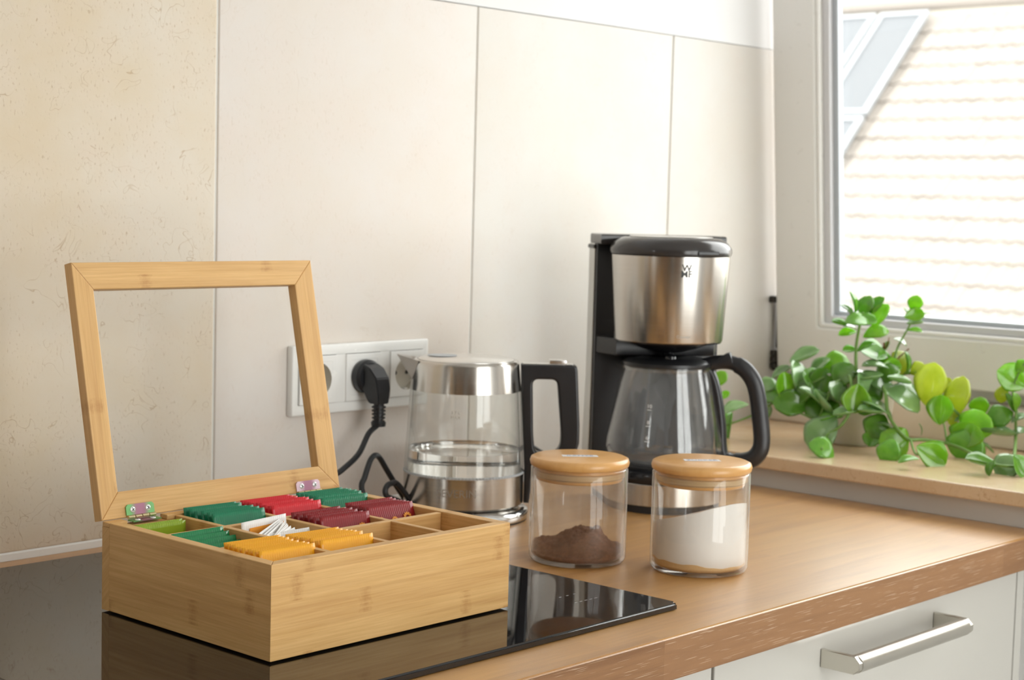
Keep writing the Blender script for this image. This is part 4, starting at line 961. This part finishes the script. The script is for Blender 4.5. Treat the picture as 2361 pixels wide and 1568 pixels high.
for s_, z_, r_ in (('10', 0.0735, 0.0640), ('8', 0.0545, 0.0674), ('6', 0.0365, 0.0705)):
    me = text_mesh(s_, 0.0062, 0.00008, r_); o = link('scale_mark', me, M['inkw'], cf); o.location = (0, 0, z_); o.rotation_euler = (0, 0, fm_-0.30)
    me = bpy.data.meshes.new('bar'); b_ = bmesh.new()
    for k in range(6): box(b_, (r_*math.sin((k-3)*0.014), -r_*math.cos((k-3)*0.014)-0.0003, -0.0045), (r_*math.sin((k-2)*0.014), -r_*math.cos((k-3)*0.014), -0.0039))
    b_.to_mesh(me); b_.free(); o = link('scale_line', me, M['inkw'], cf); o.location = (0, 0, z_); o.rotation_euler = (0, 0, fm_-0.30)

# ------------------------------------------------------------------ wall outlet
ol = thing('wall_outlet', 'white triple wall outlet on the tiles with one plug in the middle', 'outlet', (1.3318, 0, 0.1575))
obj('frame_plate', frame('y', (-0.1070, -0.0400, 0.1070, 0.0400), (-0.0978, -0.0278, 0.0978, 0.0278), -0.0105, -0.0002, 0.0016), M['socket'], ol, 40)
for k in (-1, 1): obj('spacer_bar', B((k*0.035-0.0074, -0.0104, -0.0279), (k*0.035+0.0074, -0.0004, 0.0279)), M['socket'], ol)
for k in (-1, 0, 1):
    c_ = k*0.0700
    ins = bpy.data.objects.new('socket_insert', None); C.objects.link(ins); ins.parent = ol; ins.location = (c_, 0, 0)
    obj('insert_face', frame('y', (-0.0275, -0.0275, 0.0275, 0.0275), (-0.0205, -0.0205, 0.0205, 0.0205), -0.0128, -0.0095, 0.0005), M['socket'], ins)
    bm = bmesh.new(); n_ = 40
    sq = []; ci = []
    for j in range(n_):
        a_ = 2*PI*j/n_; x_, z_ = math.cos(a_), math.sin(a_); m_ = 0.0206/max(abs(x_), abs(z_))
        sq.append(bm.verts.new((x_*m_, -0.0126, z_*m_))); ci.append(bm.verts.new((x_*0.0197, -0.0126, z_*0.0197)))
    lo_ = [bm.verts.new((v.co.x*0.98, -0.0012, v.co.z*0.98)) for v in ci]
    for j in range(n_):
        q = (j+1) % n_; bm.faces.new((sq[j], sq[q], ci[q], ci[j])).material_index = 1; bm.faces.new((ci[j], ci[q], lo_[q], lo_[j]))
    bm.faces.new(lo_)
    obj('well', bm, [M['socket_well_shade'], M['socket']], ins, 40)
    if k != 0:
        for s in (-1, 1):
            b_ = lathe([(0, 0), (0.0026, 0), (0.0026, 0.0006), (0, 0.0006)], 16); o = obj('pin_hole', b_, M['slot'], ins); o.rotation_euler = (PI/2, 0, 0); o.location = (s*0.0095, -0.0012, 0)
            obj('earth_clip', B((-0.0025, -0.0110, s*0.0185-0.0008), (0.0025, -0.0015, s*0.0185+0.0008), 0.0004), M['screw'], ins)

# ------------------------------------------------------------------ potted plant on the sill
PX, PY, PZ = 2.046, -0.247, 0.0443
pl = thing('potted_plant', 'trailing succulent with round green leaves in a pale pot on the sill', 'plant', (PX, PY, PZ))
RR = 0.054
obj('pot', lathe([(0, 0.0), (0.040, 0.0), (0.0425, 0.002), (RR-0.001, 0.094), (RR, 0.097), (RR-0.001, 0.0985), (RR-0.004, 0.0985), (RR-0.006, 0.090), (0.043, 0.010), (0, 0.008)], 72), M['pot'], pl, 50)
obj('soil', lathe([(0, 0.088), (0.03, 0.089), (RR-0.0062, 0.086), (RR-0.012, 0.075), (0, 0.075)], 40), M['soil'], pl, 60)
PC = Vector((PX, PY, PZ+ZW)); dv = Vector((PX-CAM.x, PY-CAM.y, 0)).normalized()
rgt = R @ Vector((1, 0, 0)); upv = R @ Vector((0, 1, 0)); toc = R @ Vector((0, 0, 1))
def at(px, py, off):
    """point of a sight line on the upright plane through the pot, shifted by off metres along the view; kept above the sill"""
    d = ray(px, py); t = ((PC-CAM).dot(dv)+off)/d.dot(dv); p = CAM+d*t
    if p.z < PZ+ZW+0.012:
        t2 = (PZ+ZW+0.012-CAM.z)/d.z; p = CAM+d*t2
    return p
def leaf_mesh(cup, fold, nm):
    bm = bmesh.new(); nx, ny = 12, 8; top = []; bot = []
    for i in range(nx+1):
        t = i/nx; wdt = 0.04+0.50*(math.sin(PI*min(1, t*0.94)**0.85)**0.75)*(0.55+0.45*min(1, t*1.7)) if 0 < t < 1 else 0.03
        ra, rb_ = [], []
        for j in range(ny+1):
            s = (j/ny*2-1); y_ = s*wdt
            z_ = cup*(t-0.5)**2*-1.2 + fold*abs(s)**1.6*wdt + 0.0
            thk = 0.035*math.sqrt(max(0, 1-abs(s)**2.2))*min(1, 6*t, 6*(1-t)+0.05)
            ra.append(bm.verts.new((t, y_, z_+thk))); rb_.append(bm.verts.new((t, y_, z_-thk)) if 0 < j < ny else ra[-1])
        top.append(ra); bot.append(rb_)
    for i in range(nx):
        for j in range(ny):
            bm.faces.new((top[i][j], top[i+1][j], top[i+1][j+1], top[i][j+1]))
            q = [bot[i][j], bot[i][j+1], bot[i+1][j+1], bot[i+1][j]]; q = [v for k, v in enumerate(q) if v not in q[:k]]
            if len(q) > 2:
                try: bm.faces.new(q)
                except ValueError: pass
    bmesh.ops.recalc_face_normals(bm, faces=bm.faces)
    me = bpy.data.meshes.new(nm); bm.to_mesh(me); bm.free(); me.polygons.foreach_set('use_smooth', [True]*len(me.polygons)); return me
base_leaf = [leaf_mesh(0.25, 0.25, 'leaf'), leaf_mesh(0.5, 0.1, 'leaf'), leaf_mesh(-0.2, 0.45, 'leaf')]
LM = {}
for k in 'bdgy':
    for i, b_ in enumerate(base_leaf):
        m_ = b_.copy(); m_.materials.append(M['leaf'+k]); LM[k, i] = m_
LEAVES = [  # px, py, length px, width px (0 = seen edge on), image angle of the tip, facing, tone, depth offset
 (1695, 940, 55, 0, 200, 0.45, 'g', -0.03), (1768, 888, 42, 28, 30, 0.8, 'g', -0.02), (1807, 893, 60, 44, 95, 0.95, 'b', -0.04), (1824, 932, 72, 50, 172, 0.95, 'd', -0.05), (1844, 873, 74, 40, 98, 0.7, 'g', -0.03), (1857, 826, 64, 0, 22, 0.4, 'g', -0.01), (1889, 845, 52, 0, 45, 0.5, 'g', -0.01), (1926, 839, 62, 46, 10, 0.85, 'b', 0.0),
 (1898, 882, 58, 46, 75, 0.85, 'd', -0.03), (1874, 914, 62, 0, 140, 0.35, 'g', -0.06), (1883, 940, 50, 42, 200, 0.8, 'd', -0.05), (1896, 934, 72, 0, -55, 0.3, 'g', -0.065), (1909, 919, 50, 0, 165, 0.3, 'g', -0.05), (1922, 945, 46, 36, 160, 0.7, 'd', -0.06), (1972, 919, 58, 58, 260, 1.0, 'b', -0.09), (1896, 997, 82, 56, 232, 0.85, 'g', -0.09),
 (1898, 1034, 56, 40, 150, 0.85, 'd', -0.10), (1803, 862, 44, 0, 30, 0.4, 'g', -0.02), (1768, 947, 34, 22, 90, 0.7, 'g', -0.02), (1660, 873, 36, 26, 60, 0.9, 'b', 0.0), (1672, 912, 22, 14, 40, 0.9, 'b', -0.01), (1679, 985, 60, 0, 260, 0.4, 'd', -0.02), (1655, 960, 60, 40, 200, 0.8, 'd', 0.0),
 (2012, 817, 58, 38, 165, 0.6, 'g', -0.03), (2019, 843, 54, 0, 175, 0.3, 'g', -0.06), (1989, 860, 40, 0, 160, 0.25, 'g', -0.06), (2008, 873, 52, 0, 190, 0.3, 'g', -0.07), (2008, 904, 54, 46, 250, 0.95, 'd', -0.06), (2038, 888, 48, 34, -20, 0.6, 'g', -0.06), (2073, 880, 50, 0, -15, 0.2, 'g', -0.07), (2084, 919, 78, 52, -28, 0.6, 'g', -0.08), (2030, 938, 74, 0, -32, 0.35, 'g', -0.09),
 (2010, 951, 56, 0, 175, 0.35, 'g', -0.10), (2023, 982, 52, 48, 240, 0.9, 'd', -0.09), (2047, 980, 42, 0, -28, 0.25, 'g', -0.10), (2012, 1010, 36, 32, 250, 0.9, 'd', -0.09), (2062, 1025, 66, 66, 135, 0.95, 'b', -0.11), (2050, 1040, 50, 44, 250, 0.95, 'd', -0.105), (2145, 1051, 66, 54, -30, 0.95, 'b', -0.12), (2095, 1060, 42, 0, 190, 0.3, 'd', -0.11), (2229, 1025, 66, 70, 245, 0.95, 'd', -0.10), (2232, 1005, 50, 56, 70, 0.8, 'b', -0.095),
 (2249, 982, 64, 62, 60, 0.95, 'b', -0.07), (2258, 938, 38, 32, 90, 0.8, 'b', -0.02), (2170, 945, 58, 46, 85, 0.9, 'b', -0.08), (2145, 886, 86, 58, 80, 0.95, 'y', -0.06), (2207, 915, 84, 42, 78, 0.85, 'y', -0.05), (2180, 901, 54, 26, 100, 0.6, 'y', -0.03), (2117, 852, 34, 28, 30, 0.9, 'y', -0.02), (2075, 838, 54, 44, 95, 0.9, 'y', -0.02), (2054, 849, 42, 30, 10, 0.85, 'b', -0.04), (2092, 836, 46, 0, 95, 0.4, 'd', -0.03),
 (2197, 966, 30, 16, 260, 0.7, 'y', -0.05), (2329, 875, 62, 56, 150, 0.95, 'b', -0.03), (2356, 845, 30, 24, 40, 0.9, 'b', -0.03), (2310, 908, 36, 24, 260, 0.9, 'y', -0.03), (2326, 930, 40, 0, 115, 0.4, 'd', -0.05), (2341, 926, 36, 20, 95, 0.8, 'b', -0.06), (2307, 958, 54, 40, 200, 0.9, 'd', -0.06), (2301, 1001, 74, 0, 172, 0.2, 'g', -0.07), (2353, 964, 40, 0, 20, 0.3, 'g', -0.06), (2353, 993, 40, 0, 10, 0.4, 'g', -0.06),
 (2262, 1070, 64, 0, 168, 0.35, 'd', -0.11), (2285, 1078, 34, 0, 250, 0.4, 'd', -0.11), (2325, 1072, 60, 40, 215, 0.7, 'g', -0.11), (2350, 1076, 50, 40, -60, 0.9, 'd', -0.11), (2273, 1029, 40, 0, -35, 0.2, 'g', -0.09), (2125, 990, 26, 0, 100, 0.3, 'g', -0.08), (2215, 968, 24, 0, 20, 0.3, 'g', -0.06),
 (1969, 699, 50, 0, 103, 0.35, 'd', -0.05), (1995, 706, 46, 28, 72, 0.8, 'd', -0.04), (2022, 709, 48, 18, 48, 0.6, 'd', -0.04), (2029, 728, 56, 26, 58, 0.8, 'b', -0.05), (1981, 737, 52, 26, 175, 0.6, 'd', -0.08), (1998, 742, 40, 22, 0, 0.7, 'd', -0.075), (1957, 718, 42, 0, 135, 0.4, 'g', -0.06), (2020, 765, 52, 26, 14, 0.8, 'b', -0.05), (1938, 748, 38, 0, 168, 0.3, 'd', -0.05), (1954, 767, 36, 16, 190, 0.8, 'b', -0.05), (1962, 752, 30, 0, 165, 0.25, 'g', -0.06), (1959, 809, 28, 14, 185, 0.6, 'd', -0.05), (1997, 799, 40, 12, 25, 0.6, 'd', -0.05),
 (2110, 700, 34, 28, 78, 0.95, 'b', -0.02), (2108, 729, 40, 26, 10, 0.9, 'b', -0.03), (2092, 722, 26, 0, 120, 0.4, 'd', -0.02), (2140, 721, 24, 0, 8, 0.3, 'd', -0.02), (2110, 747, 34, 0, 5, 0.25, 'g', -0.03), (2110, 762, 30, 10, -5, 0.8, 'b', -0.02), (2078, 786, 30, 0, -30, 0.5, 'g', -0.02), (2046, 800, 24, 0, 60, 0.4, 'g', -0.02),
 (1945, 865, 56, 40, 60, 0.7, 'd', -0.05), (1935, 905, 52, 40, 120, 0.7, 'g', -0.07), (1950, 955, 50, 0, 190, 0.3, 'g', -0.095), (1990, 885, 48, 36, 100, 0.7, 'g', -0.07), (2045, 860, 50, 36, 40, 0.7, 'd', -0.05), (1870, 880, 54, 40, 130, 0.8, 'd', -0.03), (1850, 905, 48, 36, 60, 0.7, 'd', -0.045), (1780, 910, 44, 30, 200, 0.7, 'd', -0.03), (1910, 965, 40, 0, 200, 0.3, 'd', -0.08), (2000, 935, 46, 36, 220, 0.8, 'd', -0.08), (2275, 985, 40, 30, 30, 0.8, 'y', -0.06), (2030, 830, 40, 30, 100, 0.7, 'd', -0.03)]
PXM = 3888.14
for i, (px, py, ln, wd, an, fa, tn, off) in enumerate(LEAVES):
    p = at(px, py, off); dist = (p-CAM).length; k = dist/PXM; a_ = math.radians(an)
    t = (rgt*math.cos(a_)+upv*math.sin(a_)).normalized()
    q = (rgt*-math.sin(a_)+upv*math.cos(a_)).normalized()
    if q.dot(upv) < 0: q = -q
    n_ = (toc*fa+q*math.sqrt(max(0, 1-fa*fa))).normalized()
    b_ = n_.cross(t).normalized(); Ln = ln*k*1.16; Wd = (wd*k*1.2/max(fa, 0.6)) if wd else Ln*0.70
    mt = Matrix((t*Ln, b_*Wd, n_*Ln)).transposed().to_4x4(); mt.translation = p-t*Ln*0.5
    o = bpy.data.objects.new('leaf', LM[tn, i % 3]); C.objects.link(o); o.parent = pl
    o.matrix_local = Matrix.Translation(-PC) @ mt
def stem(pts, r0, r1, mat='stem', nm='stem'):
    w_ = [at(*p) if len(p) == 3 and p[0] > 100 else Vector(p) for p in pts]
    P_ = smooth_path([v-PC for v in w_], 5); n_ = len(P_)
    obj(nm, tube(P_, [r0+(r1-r0)*i/(n_-1) for i in range(n_)], 8), M[mat], pl, 60)
S0 = tuple(PC+Vector((-0.005, 0.0, 0.088))); S1 = tuple(PC+Vector((-0.02, 0.012, 0.088))); S2 = tuple(PC+Vector((0.012, -0.018, 0.088)))
stem([S0, (1974, 860, -0.05), (1974, 800, -0.05), (1984, 742, -0.055), (1990, 720, -0.05)], 0.0027, 0.0016)
stem([S1, (1940, 850, -0.02), (1900, 870, -0.03), (1850, 895, -0.03), (1790, 925, -0.03), (1740, 955, -0.025), (1690, 975, -0.025), (1655, 985, -0.02)], 0.0022, 0.0012)
stem([S1, (1960, 870, -0.07), (1965, 935, -0.09), (1940, 980, -0.10), (1905, 1005, -0.10), (1895, 1035, -0.105)], 0.0024, 0.0016)
stem([S0, (1930, 880, -0.06), (1905, 925, -0.07), (1885, 965, -0.06), (1850, 955, -0.055), (1820, 945, -0.05)], 0.0022, 0.0012)
stem([S2, (2110, 860, -0.02), (2160, 900, -0.05), (2200, 945, -0.055), (2225, 962, -0.06), (2290, 965, -0.06)], 0.0026, 0.0016)
stem([S2, (2040, 900, -0.08), (2050, 960, -0.10), (2090, 1010, -0.11), (2130, 1014, -0.10), (2190, 1024, -0.10), (2240, 1045, -0.105), (2290, 1070, -0.11), (2340, 1075, -0.11), (2385, 1065, -0.10)], 0.0026, 0.0018)
stem([(2338, 1062, -0.10), (2342, 1010, -0.07), (2342, 960, -0.06), (2345, 920, -0.05)], 0.0024, 0.0015)
stem([(2345, 950, -0.055), (2335, 900, -0.035), (2352, 855, -0.03), (2390, 800, -0.03)], 0.0016, 0.0012)
stem([(2100, 1015, -0.11), (2110, 1045, -0.115), (2125, 1048, -0.12)], 0.0018, 0.0014)
stem([(2183, 1022, -0.10), (2178, 985, -0.085), (2172, 965, -0.08)], 0.0014, 0.001)
stem([S0, (2050, 850, -0.03), (2070, 800, -0.02), (2095, 755, -0.02), (2105, 735, -0.02)], 0.0018, 0.0012)
stem([(2052, 845, -0.03), (2040, 815, -0.02), (2038, 790, -0.02)], 0.0022, 0.0012, 'dry', 'dry_stalk')
stem([(2052, 845, -0.03), (2075, 822, -0.02), (2096, 804, -0.02)], 0.0011, 0.0009, 'dry', 'dry_stalk')
stem([(2038, 808, -0.02), (2046, 795, -0.02), (2050, 778, -0.02)], 0.0010, 0.0008, 'dry', 'dry_stalk')
